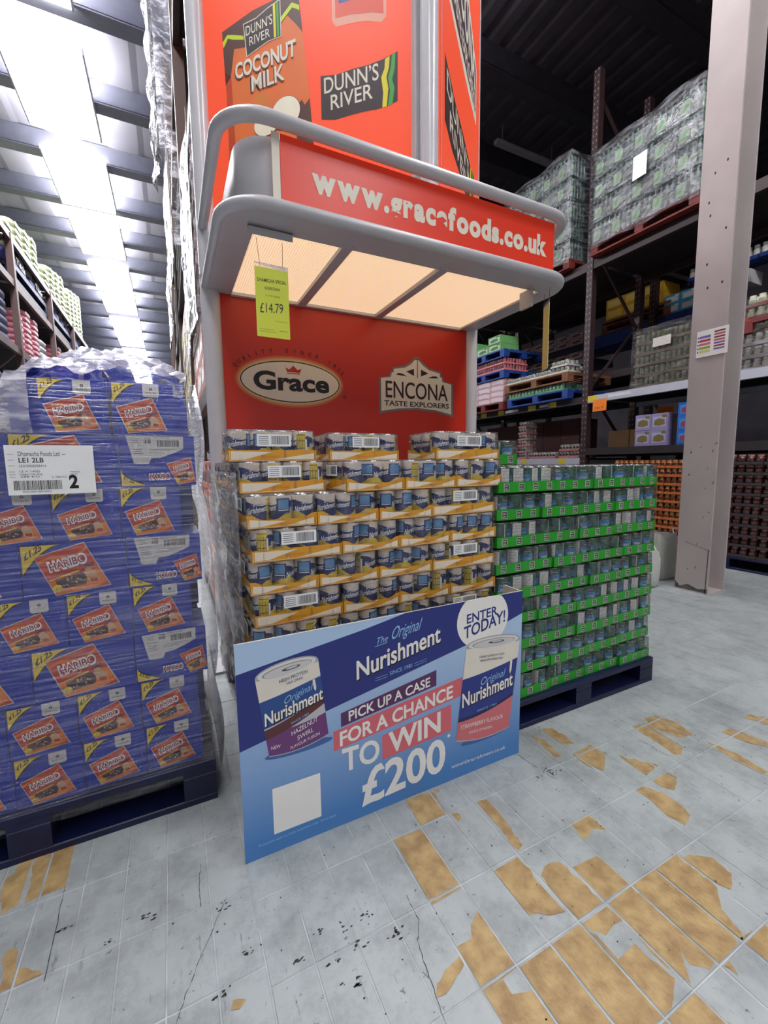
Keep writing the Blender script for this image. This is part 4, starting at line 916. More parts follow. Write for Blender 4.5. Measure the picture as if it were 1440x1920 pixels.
# delivery label
b = MB(); b.box(-.386, -.192, 1.4452, 1.4458, 1.040, 1.172, WHITE); t = b.build('delivery_label'); tag(t, 'white delivery label with barcode and a big black 2 on the sweet pallet', 'label')
b = MB(); d = Dec(b, (-.386, 1.4452, 1.040), (1, 0, 0), (0, 0, 1), (0, -1, 0), .0003, .0001); G2 = ink(90, 90, 92)
d.text('Dhamecha Foods Ltd', .028, .103, .117, .012, BLACK, 0); d.text('LE1 2LB', .028, .086, .081, .0125, BLACK, 0, bold=.02); d.text('LEIC0000028414', .028, .074, .085, .006, BLACK, 0); d.rect(.122, .107, .130, .1085, BLACK, 0)
for z, tt in ((.060, '12 X 140G'), (.053, 'Happy Cola Zing'), (.046, '288 KG')): d.text(tt, .028, z, .065+.01*len(tt)/15, .005, BLACK, 0)
for z in (.106, .091, .076, .060, .053, .046): d.text('FROM', .006, z, .018, .003, G2, 0)
d.text('PARCEL', .138, .058, .16, .004, BLACK, 0); d.text('NO IN', .138, .052, .153, .004, BLACK, 0); d.text('5 13860 KG', .096, .044, .128, .005, BLACK, 0)
d.bars(.013, .013, .118, .038, BLACK, 0, 44, 5); d.text('00341250313900100052', .03, .006, .092, .0045, BLACK, 0); d.text('2', .133, .016, .154, .034, BLACK, 0, bold=.04)
b.build('label_print', t)
# ================================================================ STEEL COLUMN
COLG = M('grey_column_paint', (182, 172, 168), .45, var=.10, sc=3, bump=.08, bsc=12)
SCUFF = M('column_scuff', (96, 94, 92), .7, var=.5, sc=20)
t = thing('steel_column', 'tall grey H-shaped steel column with small bolt holes, right of the green trays', 'column', (3.89, 2.01, 0))
b = MB(); b.box(0, .018, -.125, .125, 0, CZ, COLG); b.build('flange', t)
b = MB(); b.box(.243, .261, -.125, .125, 0, CZ, COLG); b.build('flange', t)
b = MB(); b.box(.018, .243, -.008, .008, 0, CZ, COLG); b.build('web', t)
b = MB(); b.box(-.006, .267, -.131, .131, 0, .01, COLG); b.build('base_plate', t)
b = MB(); d = Dec(b, (0, .125, 0), (0, -1, 0), (0, 0, 1), (-1, 0, 0), .0005, .0002)
for y_, z_ in ((.085, 2.64), (.20, 2.47), (.10, 2.46), (.085, 3.0), (.2, 2.86), (.07, 3.1), (.18, 3.35), (.1, 3.3)): d.ell(y_, z_, .007, .011, BLACK, 0, 10)
rr = random.Random(2)
for i in range(16): x_, z_ = rr.uniform(.01, .24), rr.uniform(.0, 1.3); d.poly([(x_, z_), (x_+rr.uniform(.002, .02), z_+rr.uniform(-.01, .01)), (x_+.01, z_+rr.uniform(.01, .03))], SCUFF, 0)
d.poly([(0, 0), (.25, 0), (.25, .05), (.18, .035), (.1, .06), (.04, .03), (0, .07)], SCUFF, 0)
d.line(.06, .42, .25, .37, .004, SCUFF, 0); d.line(.235, 0, .24, .38, .008, SCUFF, 0)
tag(b.build('holes_and_scuffs', t), kind='stuff')
# notice on the column
b = MB(); b.box(3.884, 3.8885, 1.865, 2.085, 1.93, 2.135, WHITE); t = b.build('notice_sheet'); tag(t, 'white paper notice with coloured rows taped to the grey steel column', 'notice')
b = MB(); d = Dec(b, (3.884, 2.085, 1.93), (0, -1, 0), (0, 0, 1), (-1, 0, 0), .0005, .0002)
for i, c in enumerate(((110, 110, 190), (196, 70, 80), (200, 120, 130), (150, 180, 60), (206, 208, 120))): d.rect(.02, .145-.028*i, .10, .163-.028*i, ink(*c), 0); d.ell(.012, .154-.028*i, .005, .007, BLACK, 0, 8)
for i, c in enumerate(((120, 60, 60), (186, 80, 80), (120, 60, 60), (190, 90, 90), (110, 100, 170), (170, 60, 60), (120, 110, 170))): d.rect(.125, .172-.022*i, .20, .184-.022*i, ink(*c), 0)
b.build('notice_print', t)
# bulk bags by the column
BAGM = M('white_woven_bag', (196, 198, 190), .7, var=.1, sc=5, bump=.3, bsc=30)
def bulk(x, y, w, dd, h, lab, seed):
    rr = random.Random(seed); t = thing('bulk_bag', lab, 'bag', (x, y, 0)); b = MB(); vs = []; N = 28; zs = [0, .02, .08, .16, .26, h*.85, h]
    for zi, z in enumerate(zs):
        for i in range(N):
            a = 2*math.pi*i/N; c, s_ = math.cos(a), math.sin(a); e = .5
            px = math.copysign(abs(c)**e, c)*w/2; py = math.copysign(abs(s_)**e, s_)*dd/2
            f = (.86, .97, 1.05, 1.06, 1.02, .98, .94)[zi]+.025*math.sin(a*5+zi+seed); vs.append((px*f, py*f, z+(.02*math.sin(a*3+seed) if zi > 4 else 0)))
    b.add(vs, [(k*N+i, k*N+(i+1) % N, (k+1)*N+(i+1) % N, (k+1)*N+i) for k in range(len(zs)-1) for i in range(N)], BAGM, True)
    b.add(vs[-N:], [tuple(range(N))], M('bag_inside', (140, 140, 132), .8)); b.add(vs[:N], [tuple(range(N-1, -1, -1))], BAGM); b.build('sack', t)
    b = MB(); b.tube([(vs[-N][0], vs[-N][1], h), (w*.4, -dd*.2, h+.05), (w*.2, -dd*.45, h-.01)], .006, BAGM, 6, .4); b.build('handle', t)
bulk(3.69, 2.36, .30, .30, .33, 'open white woven bag on the floor, left of the steel column', 1)
bulk(4.12, 2.42, .28, .22, .42, 'taller white woven bag standing behind the steel column', 4)
# ================================================================ RACKING AND GOODS
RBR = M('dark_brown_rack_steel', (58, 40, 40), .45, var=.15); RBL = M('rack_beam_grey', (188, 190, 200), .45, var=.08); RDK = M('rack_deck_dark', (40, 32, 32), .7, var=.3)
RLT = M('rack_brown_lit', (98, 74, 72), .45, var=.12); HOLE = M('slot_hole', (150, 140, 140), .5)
def rack(label, x0, x1, ys, H_, levels, post=RBR, nm='pallet_rack', holes=True, braces=True):
    t = thing(nm, label, 'rack', (x0, ys[0], 0)); y0 = ys[0]
    for y in ys:
        for x in (0, x1-x0-.09):
            b = MB(); b.box(x, x+.09, y-y0-.045, y-y0+.045, 0, H_, post); u = b.build('upright', t)
            if holes and abs(y) < 9:
                b = MB(); z = .2
                while z < H_: 
                    for dy in (-.022, .022): b.box(x-.001, x, y-y0+dy-.005, y-y0+dy+.005, z, z+.022, HOLE)
                    z += .075
                tag(b.build('slot_row', u), kind='stuff')
        if braces:
            z = .3; s_ = 1
            while z+.9 < H_:
                b = MB(); a_ = (.09, y-y0, z if s_ > 0 else z+.9); e_ = (x1-x0-.09, y-y0, z+.9 if s_ > 0 else z); b.beam(a_, e_, .03, .03, post); b.build('brace', t); z += .9; s_ = -s_
    for a, b_ in zip(ys, ys[1:]):
        for z, m in levels:
            for x in (.01, x1-x0-.06):
                b = MB(); b.box(x, x+.05, a-y0+.046, b_-y0-.046, z-.11, z, m if x < .1 else post); b.build('beam', t)
            b = MB(); b.box(.065, x1-x0-.065, a-y0+.05, b_-y0-.05, z-.03, z-.006, RDK); b.build('shelf_deck', t)
    return t
DP = M('dark_board', (48, 42, 44), .6, var=.2)
rk = rack('dark brown pallet racking along the right-hand aisle, behind the green trays', 5.1, 6.2, [-1.4, 1.35, 4.1, 6.85, 9.6, 12.35], 6.0, [(3.72, RBR)])
for a_, b_, zs in ((-1.4, 1.35, ((1.22, DP), (1.965, RBL))), (1.35, 4.1, ((1.285, DP), (1.98, RBL))), (4.1, 6.85, ((1.16, RBL), (1.985, DP))), (6.85, 9.6, ((1.16, DP), (1.985, DP)))):
    for z, m in zs:
        for x in (0, 1.04):
            b = MB(); b.box(x, x+.05, a_+1.4+.046, b_+1.4-.046, z-.09, z, m); b.build('beam', rk)
        b = MB(); b.box(.055, 1.035, a_+1.4+.05, b_+1.4-.05, z-.03, z-.004, RDK); b.build('shelf_deck', rk)
rack('second row of dark racking standing behind the right-hand aisle rack', 6.45, 7.45, [-1.4, 1.35, 4.1, 6.85, 9.6, 12.35], 5.6, [(1.3, RBR), (2.55, RBR), (3.9, RBR)])
# shelf edge labels
b = MB(); LBW = ink(214, 214, 216); LBY = ink(214, 196, 60)
for y, w, z in ((6.2, .14, 1.99), (5.75, .14, 1.99), (5.05, .16, 1.985), (4.65, .14, 1.985), (3.98, .14, 1.98), (5.2, .12, 1.16), (4.45, .12, 1.16)): b.box(-.0025, -.0005, y-w/2+1.4, y+w/2+1.4, z-.075, z-.005, LBY)
for y, w, z in ((5.5, .3, 1.985), (4.8, .2, 1.985), (3.6, .3, 1.98), (6.5, .25, 1.99)): b.box(-.0025, -.0005, y-w/2+1.4, y+w/2+1.4, z-.06, z-.02, LBW)
tag(b.build('shelf_edge_labels', rk), kind='stuff')
for x_, y_, z_, w_, h_, lab in ((5.085, 3.86, 1.765, .2, .15, 'orange price card hanging below the pale grey rack beam'), (5.9, 3.5, 1.72, .22, .10, 'second orange card hanging deeper inside the rack')):
    b = MB(); b.box(x_, x_+.003, y_-w_/2, y_+w_/2, z_, z_+h_, ink(250, 140, 50)); t = b.build('orange_card'); tag(t, lab, 'price sign')
    b = MB(); d = Dec(b, (x_, y_+w_/2, z_), (0, -1, 0), (0, 0, 1), (-1, 0, 0)); d.text('2 for 10', .03, .03, w_-.04, .03, ink(120, 60, 30)); b.build('card_print', t)
    b = MB(); b.rod((x_+.002, y_, z_+h_), (x_+.002, y_, z_+h_+.012), .002, BLACK, 5); b.build('clip', t)
GM = {}
def goods(kind, w, dd, h, n, body, lid=None, tray=None, acc=None):
    k = (kind, w, dd, h, n, body.name, lid and lid.name, tray and tray.name, acc and acc.name)
    if k in GM: return GM[k]
    b = MB()
    if kind == 'carton':
        b.bbox(-w/2, w/2, 0, dd, 0, h, .004, body); d = Dec(b, (-w/2, 0, 0), (1, 0, 0), (0, 0, 1), (0, -1, 0), .001, .0008)
        if acc: d.rect(w*.10, h*.18, w*.90, h*.80, acc, 0)
        if lid: d.poly([(w*.16, h*.28), (w*.5, h*.22), (w*.84, h*.30), (w*.8, h*.6), (w*.5, h*.7), (w*.2, h*.58)], lid, 1); d.rect(w*.65, h*.72, w*.92, h*.9, lid, 1)
    elif kind in ('tins', 'jars'):
        th = h*.28; b.box(-w/2, w/2, 0, dd, 0, .004, tray)
        b.box(-w/2, w/2, 0, .004, 0, th, tray); b.box(-w/2, w/2, dd-.004, dd, 0, th, tray); b.box(-w/2, -w/2+.004, 0, dd, 0, th, tray); b.box(w/2-.004, w/2, 0, dd, 0, th, tray)
        r = w/n/2*.93; m_ = max(2, int(dd/(2*r*1.05)))
        for i in range(n):
            for j in range(m_):
                if 0 < i < n-1 and 0 < j < m_-1: continue
                x = -w/2+(i+.5)*w/n; y = (j+.5)*dd/m_
                if kind == 'tins': b.rod((x, y, .005), (x, y, h-.004), r, body, 8); 
                else:
                    b.rod((x, y, .005), (x, y, h*.62), r, body, 8); b.rod((x, y, h*.62), (x, y, h*.78), r, body, 8, r*.72); b.rod((x, y, h*.78), (x, y, h-.004), r*.78, lid, 8)
                if acc and j == 0: b.box(x-r*.6, x+r*.6, y-r*1.01, y-r*.9, h*.36, h*.6, acc)
    elif kind == 'bottles':
        r = w/n/2*.96; m_ = max(2, int(dd/(2*r)))
        for i in range(n):
            for j in range(m_):
                if 0 < i < n-1 and 0 < j < m_-1: continue
                x = -w/2+(i+.5)*w/n; y = (j+.5)*dd/m_
                b.rod((x, y, .002), (x, y, h*.62), r, body, 8); b.rod((x, y, h*.62), (x, y, h*.9), r, body, 8, r*.35); b.rod((x, y, h*.9), (x, y, h), r*.36, lid, 6)
                if j == 0: b.rod((x, y, h*.25), (x, y, h*.5), r*1.02, acc, 8, cap=False)
        b.box(-w/2, w/2, -.004, -.003, .0, h*.75, tray); b.box(-w/2-.002, -w/2-.001, 0, dd, 0, h*.75, tray)
        b.add([(-w*.42, -.006, h*.12), (-w*.05, -.006, h*.12), (0, -.006, h*.5), (-w*.1, -.006, h*.6), (-w*.42, -.006, h*.6)], [(0, 1, 2, 3, 4)], acc)
    elif kind == 'sack':
        N = 18; vs = []
        for zi, (z, f) in enumerate(((0, .90), (h*.25, 1.0), (h*.7, 1.0), (h*.96, .88))):
            for i in range(N):
                a = 2*math.pi*i/N; c, s_ = math.cos(a), math.sin(a)
                vs.append((math.copysign(abs(c)**.45, c)*w/2*f, dd/2+math.copysign(abs(s_)**.45, s_)*dd/2*f, z+.006*math.sin(a*4)))
        b.add(vs, [(q*N+i, q*N+(i+1) % N, (q+1)*N+(i+1) % N, (q+1)*N+i) for q in range(3) for i in range(N)], body, True)
        b.add(vs[-N:], [tuple(range(N))], body, True); b.add(vs[:N], [tuple(range(N-1, -1, -1))], body)
        d = Dec(b, (-w/2, 0, 0), (1, 0, 0), (0, 0, 1), (0, -1, 0), .004, .001)
        if acc: d.rect(w*.12, h*.2, w*.6, h*.75, acc, 0)
    GM[k] = b.mesh(kind+'_unit'); return GM[k]
def grid(name, cat, desc, group, me, w, h, yl, x, z, nx, nz, rz=-math.pi/2, gap=.004, skip=None, jit=.01, where='', depth=0, nd=1):
    """nx by nz units; yl is the left end (larger y) as seen from the aisle; unique label by layer and place"""
    rr = random.Random(int((yl+z)*977)+nx)
    for kd in range(nd):
        for k in range(nz):
            for i in range(nx):
                if skip and skip(i, k): continue
                if rz < 0: loc = (x+kd*(depth+.01)+rr.uniform(0, jit), yl-(i+.5)*(w+gap), z+k*(h+.0008))
                else: loc = (x-kd*(depth+.01)-rr.uniform(0, jit), yl+(i+.5)*(w+gap), z+k*(h+.0008))
                o = put(me, name, None, loc, rz)
                lay = '' if nz == 1 else (', bottom layer' if k == 0 else ', '+ORD[k+1]+' layer up')
                pos = '' if nx == 1 else ', leftmost' if i == 0 else ', '+ORD[i+1]+' from left'
                bk = '' if kd == 0 else ' at back'
                tag(o, desc+bk+lay+pos, cat, group)
REDP = M('red_painted_wood', (120, 42, 34), .6, var=.3, bump=.2); BLUP = M('blue_painted_wood', (34, 70, 150), .55, var=.3, bump=.2); BRNP = M('brown_wood', (136, 92, 62), .7, var=.3, bump=.2)
def apal(label, x, yl, z, w, dd, m, name='pallet', h=.13):     # pallet with its long face to the aisle (-x)
    t = pallet(name, label, 0, w, 0, dd, m, 0, h); t.location = (x, yl, z); t.rotation_euler = (0, 0, -math.pi/2); return t
TINGRN = M('tin_green_far', (110, 150, 120), .4, var=.4, sc=30); TINPNK = M('tin_pink_far', (190, 110, 118), .4, rgb2=(80, 40, 44), sc=30)
TINWHT = M('tin_white_far', (200, 198, 190), .4, rgb2=(90, 90, 84), sc=34); TINDRK = M('jar_dark_red', (96, 52, 50), .3, rgb2=(44, 26, 28), sc=30)
ORJ = M('jar_orange', (214, 120, 60), .35, rgb2=(120, 60, 34), sc=40); ORT = M('orange_tray', (214, 118, 64), .5); DKT = M('dark_tray', (70, 62, 66), .5); WT = M('white_tray', (214, 210, 204), .5)
LIDP = M('pink_lid', (196, 128, 112), .4, var=.2, sc=20); LIDG = M('lid_gold', (196, 160, 90), .3, .4); PNKT = M('pink_tray', (226, 130, 132), .5); PBX = M('pale_pink_board', (222, 190, 192), .5, rgb2=(160, 110, 116), sc=12)
GRB = M('light_green_board', (116, 178, 106), .5); GRB2 = M('green_board_dark', (40, 92, 42), .5); SIL = M('grey_bottle_glass', (130, 168, 156), .10, rgb2=(30, 52, 42), sc=14, coat=.8); CAPG = M('cap_green', (60, 120, 60), .4)
PACKF = film('bottle_pack_film', .10, .8, (5, 5, 9), 3, bump=1, rough=.12); LBG = M('bottle_label_green', (110, 170, 110), .4, rgb2=(190, 200, 180), sc=16)
# --- top level: packs of bottles on red pallets
for yl, n_, hh, lab in ((4.02, 5, 4, 'right-hand'), (5.62, 5, 5, 'left-hand')):
    apal('red pallet under the %s stack of bottle packs on the top rack level' % lab, 5.0, yl, 3.722, 1.27, 1.05, REDP)
    me = goods('bottles', .245, .30, .262, 4, SIL, CAPG, PACKF, LBG)
    grid('bottle_pack', 'bottles', 'film wrapped pack of bottles in the %s top stack' % lab, 'bottle packs on the top rack level', me, .245, .262, yl-.01, 5.01, 3.853, n_, hh, depth=.30, nd=1)
    b = MB(); rr = random.Random(int(yl*10)); N1, N2 = 20, 20; vs = []; z0, z1 = 3.80, 3.86+hh*.263+.04; y1, y0 = yl+.01, yl-1.26
    path = [(5.95, y1), (4.99, y1), (4.99, y0), (5.95, y0)]
    P3 = []
    for (ax, ay), (bx, by) in zip(path, path[1:]):
        for i in range(14): a = i/14; P3.append((ax+(bx-ax)*a, ay+(by-ay)*a))
    P3.append(path[-1]); W1 = len(P3)
    for j in range(N1+1):
        for i, (px_, py_) in enumerate(P3): vs.append((px_-.012*math.sin(i*1.1+j*.9)-rr.uniform(0, .01), py_+.008*math.sin(j*1.3+i), z0+(z1-z0)*j/N1+.012*math.sin(i*.8)))
    vs.append((5.5, (y0+y1)/2, z1+.16)); L_ = len(vs)-1
    b.add(vs, [(j*W1+i, j*W1+i+1, (j+1)*W1+i+1, (j+1)*W1+i) for j in range(N1) for i in range(W1-1)]+[(N1*W1+i, N1*W1+i+1, L_) for i in range(W1-1)], film('bottle_stack_film', .13, .9, (2, 2, 12), 3, bump=1, rough=.06), True)
    tag(b.build('stretch_film'), 'shiny film over the %s stack of bottle packs high on the rack' % lab, 'stretch film')
b = MB(); b.box(4.955, 4.958, 3.30, 3.46, 4.30, 4.55, WHITE); tag(b.build('paper_label'), 'white paper label on the right-hand stack of bottle packs', 'label')
# --- middle level, right bay: grey film wrapped stack
GREYC = M('dull_brown_tray', (112, 94, 76), .6, var=.2, sc=8); SAGE = M('sage_tins', (124, 132, 104), .4, rgb2=(66, 70, 58), sc=24)
me = goods('tins', .36, .28, .125, 6, SAGE, None, GREYC)
grid('tin_tray', 'tin tray', 'brown tray of sage green tins under grey film', 'film wrapped brown trays on the rack', me, .36, .125, 3.47, 5.16, 1.982, 5, 5, jit=.004)
b = MB(); vs = []; P3 = [(5.9, 3.49), (5.14, 3.49)]+[(5.14, 3.49-1.86*i/20) for i in range(1, 21)]; W1 = len(P3)
for j in range(12):
    for i, (a, c) in enumerate(P3): vs.append((a-.01*math.sin(i*1.7+j), c, 1.99+.68*j/11))
b.add(vs, [(j*W1+i, j*W1+i+1, (j+1)*W1+i+1, (j+1)*W1+i) for j in range(11) for i in range(W1-1)], film('grey_film', .16, .4, (2, 2, 14), 3, col=(170, 165, 155), bump=.8), True)
tag(b.build('stretch_film'), 'dull grey film around the brown trays on the middle rack level', 'stretch film')
b = MB(); b.box(5.12, 5.122, 3.02, 3.22, 2.42, 2.52, ink(196, 192, 180)); tag(b.build('paper_label'), 'small paper label on the grey wrapped trays, middle rack level', 'label')
# things beyond, on the second rack row
YB = M('yellow_carton', (236, 180, 50), .45, var=.1); YB2 = ink(250, 216, 110)
grid('yellow_carton', 'box', 'bright yellow carton on the rack behind', 'yellow cartons on the rear rack', goods('carton', .30, .4, .155, 1, YB, None, None, YB2), .30, .155, 4.93, 6.56, 3.42-.02+.0, 3, 2, jit=.004)
b = MB(); b.box(6.55, 7.3, 3.9, 5.0, 3.36, 3.395, BRNP); tag(b.build('wooden_board'), 'brown board under the bright yellow cartons on the rear rack', 'board')
apal('brown pallet under the yellow cartons on the rear rack', 6.56, 5.0, 3.2, 1.1, .9, BRNP)
grid('blue_crate', 'crate', 'blue crate below the yellow cartons', 'blue crates on the rear rack', goods('carton', .5, .6, .2, 1, BLUP, None, None, None), .5, .2, 5.2, 6.56, 2.995, 4, 1, jit=.01)
grid('white_bottle_tray', 'bottle tray', 'tray of white bottles on the rear rack', 'white bottle trays on the rear rack', goods('jars', .4, .3, .17, 5, WT, WHITE, BLUP), .4, .17, 3.7, 6.56, 3.55, 3, 1)
grid('cyan_pack', 'pack', 'cyan and white pack low on the rear rack', 'cyan packs on the rear rack', goods('carton', .22, .3, .13, 1, ink(70, 170, 210), WHITE, None, ink(190, 226, 236)), .22, .13, 4.0, 6.56, 3.2, 2, 2)
grid('lemon_pack', 'pack', 'yellow and white pack on the rear rack', 'lemon packs on the rear rack', goods('carton', .24, .3, .16, 1, WHITE, LBY, None, ink(240, 236, 180)), .24, .16, 3.45, 6.56, 3.3, 2, 1)
# --- lower shelf, right bay
PURB = M('lilac_carton', (148, 140, 178), .45, var=.08); PB2 = ink(176, 170, 200)
grid('lilac_carton', 'box', 'lilac carton with yellow lettering', 'lilac cartons on the lower shelf', goods('carton', .19, .3, .185, 1, PURB, ink(120, 110, 60), None, PB2), .19, .185, 3.41, 5.16, 1.287, 2, 2, jit=.004)
grid('dark_carton', 'box', 'dark carton right of the lilac cartons', 'dark cartons on the lower shelf', goods('carton', .14, .3, .36, 1, DP, None, None, None), .14, .36, 3.02, 5.24, 1.287, 1, 1)
grid('blue_carton', 'box', 'bright blue carton with red print', 'blue cartons on the lower shelf', goods('carton', .20, .3, .155, 1, M('bright_blue_board', (40, 110, 196), .4), ink(150, 60, 90), None, ink(70, 140, 210)), .20, .155, 2.92, 5.16, 1.287, 1, 3, jit=.004)
grid('blue_carton', 'box', 'bright blue carton beside the column', 'blue cartons on the lower shelf', goods('carton', .20, .3, .155, 1, M('bright_blue_board', (40, 110, 196), .4), ink(150, 60, 90), None, ink(70, 140, 210)), .20, .155, 2.70, 5.16, 1.287, 1, 2, jit=.004)
grid('brown_carton', 'box', 'plain brown carton in the dark bay', 'brown cartons in the dark bay', goods('carton', .3, .3, .24, 1, M('kraft_board', (128, 96, 60), .6), None, None, None), .3, .24, 4.05, 5.55, 1.287, 2, 1)
# orange stack on the floor
apal('navy pallet under the orange trays of jars behind the green trays', 5.06, 3.95, 0, 1.6, 1.0, NAVP)
me = goods('jars', .32, .28, .098, 5, ORJ, LIDG, ORT, M('dark_label', (60, 50, 40), .4))
grid('jar_tray', 'jar tray', 'orange tray of jars stacked by the column', 'orange jar trays on the floor', me, .32, .098, 3.95, 5.07, .132, 4, 10, skip=lambda i, k: k == 9 and i == 0)
# --- beyond the column: dark red jars
apal('navy pallet under the dark jar trays right of the steel column', 5.04, 2.36, 0, 1.3, 1.0, NAVP)
me = goods('jars', .30, .28, .102, 4, TINDRK, LIDP, DKT, M('dark_jar_label', (120, 84, 76), .4, rgb2=(40, 34, 40), sc=60))
grid('jar_tray', 'jar tray', 'dark tray of pink lidded jars right of the column', 'dark jar trays right of the column', me, .30, .102, 2.36, 5.05, .132, 4, 10)
me = goods('jars', .30, .26, .12, 4, ink(170, 165, 160), WHITE, M('grey_tray', (150, 146, 150), .5))
grid('jar_tray', 'jar tray', 'grey tray of white capped jars right of the column', 'white capped jars right of the column', me, .30, .12, 2.34, 5.14, 1.967, 3, 3)
grid('jar_tray', 'jar tray', 'red tray of cream jars right of the column', 'cream jars right of the column', goods('jars', .30, .26, .12, 4, ink(190, 192, 160), ink(220, 220, 200), ink(150, 60, 50)), .30, .12, 2.34, 5.14, 2.45, 3, 2)
b = MB(); b.box(5.12, 6.0, 1.4, 2.36, 2.42, 2.449, REDP); b.box(5.12, 6.0, 1.4, 1.5, 2.3325, 2.42, REDP); b.box(5.12, 6.0, 2.26, 2.36, 2.3325, 2.42, REDP); tag(b.build('red_pallet'), 'red pallet between the grey and cream jars right of the column', 'pallet')
# --- middle level, left bay
apal('red pallet at the left end of the middle rack level', 5.0, 6.62, 1.987, 1.02, .9, REDP)
grid('pink_carton', 'carton', 'pale pink wrapped carton above the red pallet', 'pale pink cartons on the rack', goods('carton', .33, .3, .095, 1, PBX, None, None, ink(214, 200, 206)), .33, .095, 6.62, 5.02, 2.118, 3, 4, depth=.3, nd=1)
apal('blue pallet above the pale pink cartons', 5.0, 6.62, 2.503, 1.03, .9, BLUP)
me = goods('tins', .25, .25, .10, 4, TINPNK, None, PNKT, ink(60, 40, 42))
grid('tin_tray', 'tin tray', 'pink tray of dark tins between blue pallets', 'pink trays of tins on the rack', me, .25, .10, 6.62, 5.02, 2.634, 4, 2, depth=.25, nd=2)
apal('blue pallet above the pink trays of tins', 5.0, 6.62, 2.837, 1.03, .9, BLUP)
grid('green_carton', 'box', 'light green carton in the left rack bay', 'green cartons on the rack', goods('carton', .30, .40, .125, 1, GRB, ink(60, 110, 56), None, ink(196, 214, 186)), .30, .125, 6.62, 5.02, 2.968, 3, 2, skip=lambda i, k: k == 1 and i == 1)
b = MB(); b.box(5.12, 5.9, 4.95, 5.35, 2.70, 2.93, GRB2); 
me = goods('tins', .27, .27, .10, 4, TINGRN, None, ink(90, 170, 110), LBG)
apal('navy pallet at the middle of the left rack bay', 5.0, 5.50, 1.987, 1.2, .9, BLUP)
grid('tin_tray', 'tin tray', 'green tray of tins above the navy pallet on the rack', 'green trays of tins on the rack', me, .27, .10, 5.49, 5.02, 2.118, 4, 1, depth=.27, nd=2)
apal('brown pallet on the green trays of tins on the rack', 4.99, 5.55, 2.221, 1.25, .9, BRNP)
me = goods('tins', .30, .26, .085, 4, TINWHT, None, WT, ink(110, 140, 90))
grid('tin_tray', 'tin tray', 'white tray of tins on the brown pallet', 'white trays of tins on the rack', me, .30, .085, 5.53, 5.0, 2.353, 4, 1)
grid('tin_tray', 'tin tray', 'upper white tray of tins on the brown pallet', 'white trays of tins on the rack', me, .30, .085, 4.62, 5.0, 2.44, 1, 1)
# second rack row seen above: trays on pallets
me = goods('tins', .28, .26, .11, 4, TINWHT, None, DKT, TINPNK); me2 = goods('carton', .28, .3, .11, 1, ink(170, 160, 164), ink(120, 80, 84), None, ink(206, 202, 204))
for z, mm, nz, nm in ((2.56, me, 2, 'lower'), (2.93, me2, 1, 'middle'), (3.16, me2, 2, 'upper')):
    grid('tin_tray' if mm is me else 'carton', 'tin tray' if mm is me else 'box', '%s grey and pink case on the rear rack' % nm, '%s cases on the rear rack' % nm, mm, .28, .11, 6.78, 6.56, z, 5, nz)
for z, nm in ((2.80, 'lower'), (3.04, 'upper')):
    b = MB(); b.box(6.56, 7.3, 5.3, 6.78, z, z+.115, NAVP); tag(b.build('slip_board'), '%s navy board between the cases on the rear rack' % nm, 'board')
# --- lower shelf, left bay
me = goods('tins', .17, .26, .098, 3, TINWHT, None, ink(196, 120, 120), BLACK)
grid('drinks_tray', 'drinks tray', 'black and white tray in the tall narrow column', 'black and white drink trays', me, .17, .098, 5.39, 5.14, 1.163, 1, 6)
grid('drinks_tray', 'drinks tray', 'black and white tray left of the tall column', 'black and white drink trays', me, .17, .098, 5.60, 5.14, 1.163, 1, 2)
grid('drinks_tray', 'drinks tray', 'black and white tray in the low row', 'black and white drink trays', me, .17, .098, 5.16, 5.16, 1.163, 3, 1)
grid('drinks_tray', 'drinks tray', 'black and white tray beside the rack upright', 'black and white drink trays', me, .17, .098, 4.55, 5.14, 1.163, 2, 2)
grid('dark_carton', 'box', 'dark carton deep in the lower left bay', 'dark cartons deep in the rack', goods('carton', .35, .4, .3, 1, M('dark_maroon_board', (74, 38, 38), .6), None, None, None), .35, .3, 6.7, 5.6, 1.163, 6, 2)
grid('jar_tray', 'jar tray', 'tray of tins on the floor of the left bay', 'floor level trays in the left bay', goods('tins', .30, .28, .11, 4, TINPNK, None, DKT), .30, .11, 6.7, 5.2, .001, 8, 7)
# ================================================================ LEFT-HAND RACK AND RICE SACKS
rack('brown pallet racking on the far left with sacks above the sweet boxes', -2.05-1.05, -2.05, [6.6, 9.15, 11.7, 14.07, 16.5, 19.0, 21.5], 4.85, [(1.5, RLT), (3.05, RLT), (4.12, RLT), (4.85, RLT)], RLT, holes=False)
RICE = M('cream_green_sack', (206, 208, 180), .6, rgb2=(170, 184, 140), sc=6); TBLU = M('blue_sack_band', (96, 100, 190), .5); PSK = M('pink_sack', (232, 96, 130), .5, rgb2=(240, 200, 205), sc=5)
PI2 = math.pi/2
me = goods('sack', .55, .5, .115, 1, RICE, None, None, ink(226, 226, 214)); meb = goods('sack', .55, .5, .20, 1, TBLU, None, None, None); mp = goods('sack', .5, .5, .092, 1, PSK, None, None, ink(248, 210, 216)); mw = goods('sack', .5, .5, .12, 1, M('white_sack', (226, 224, 226), .5), None, None, None)
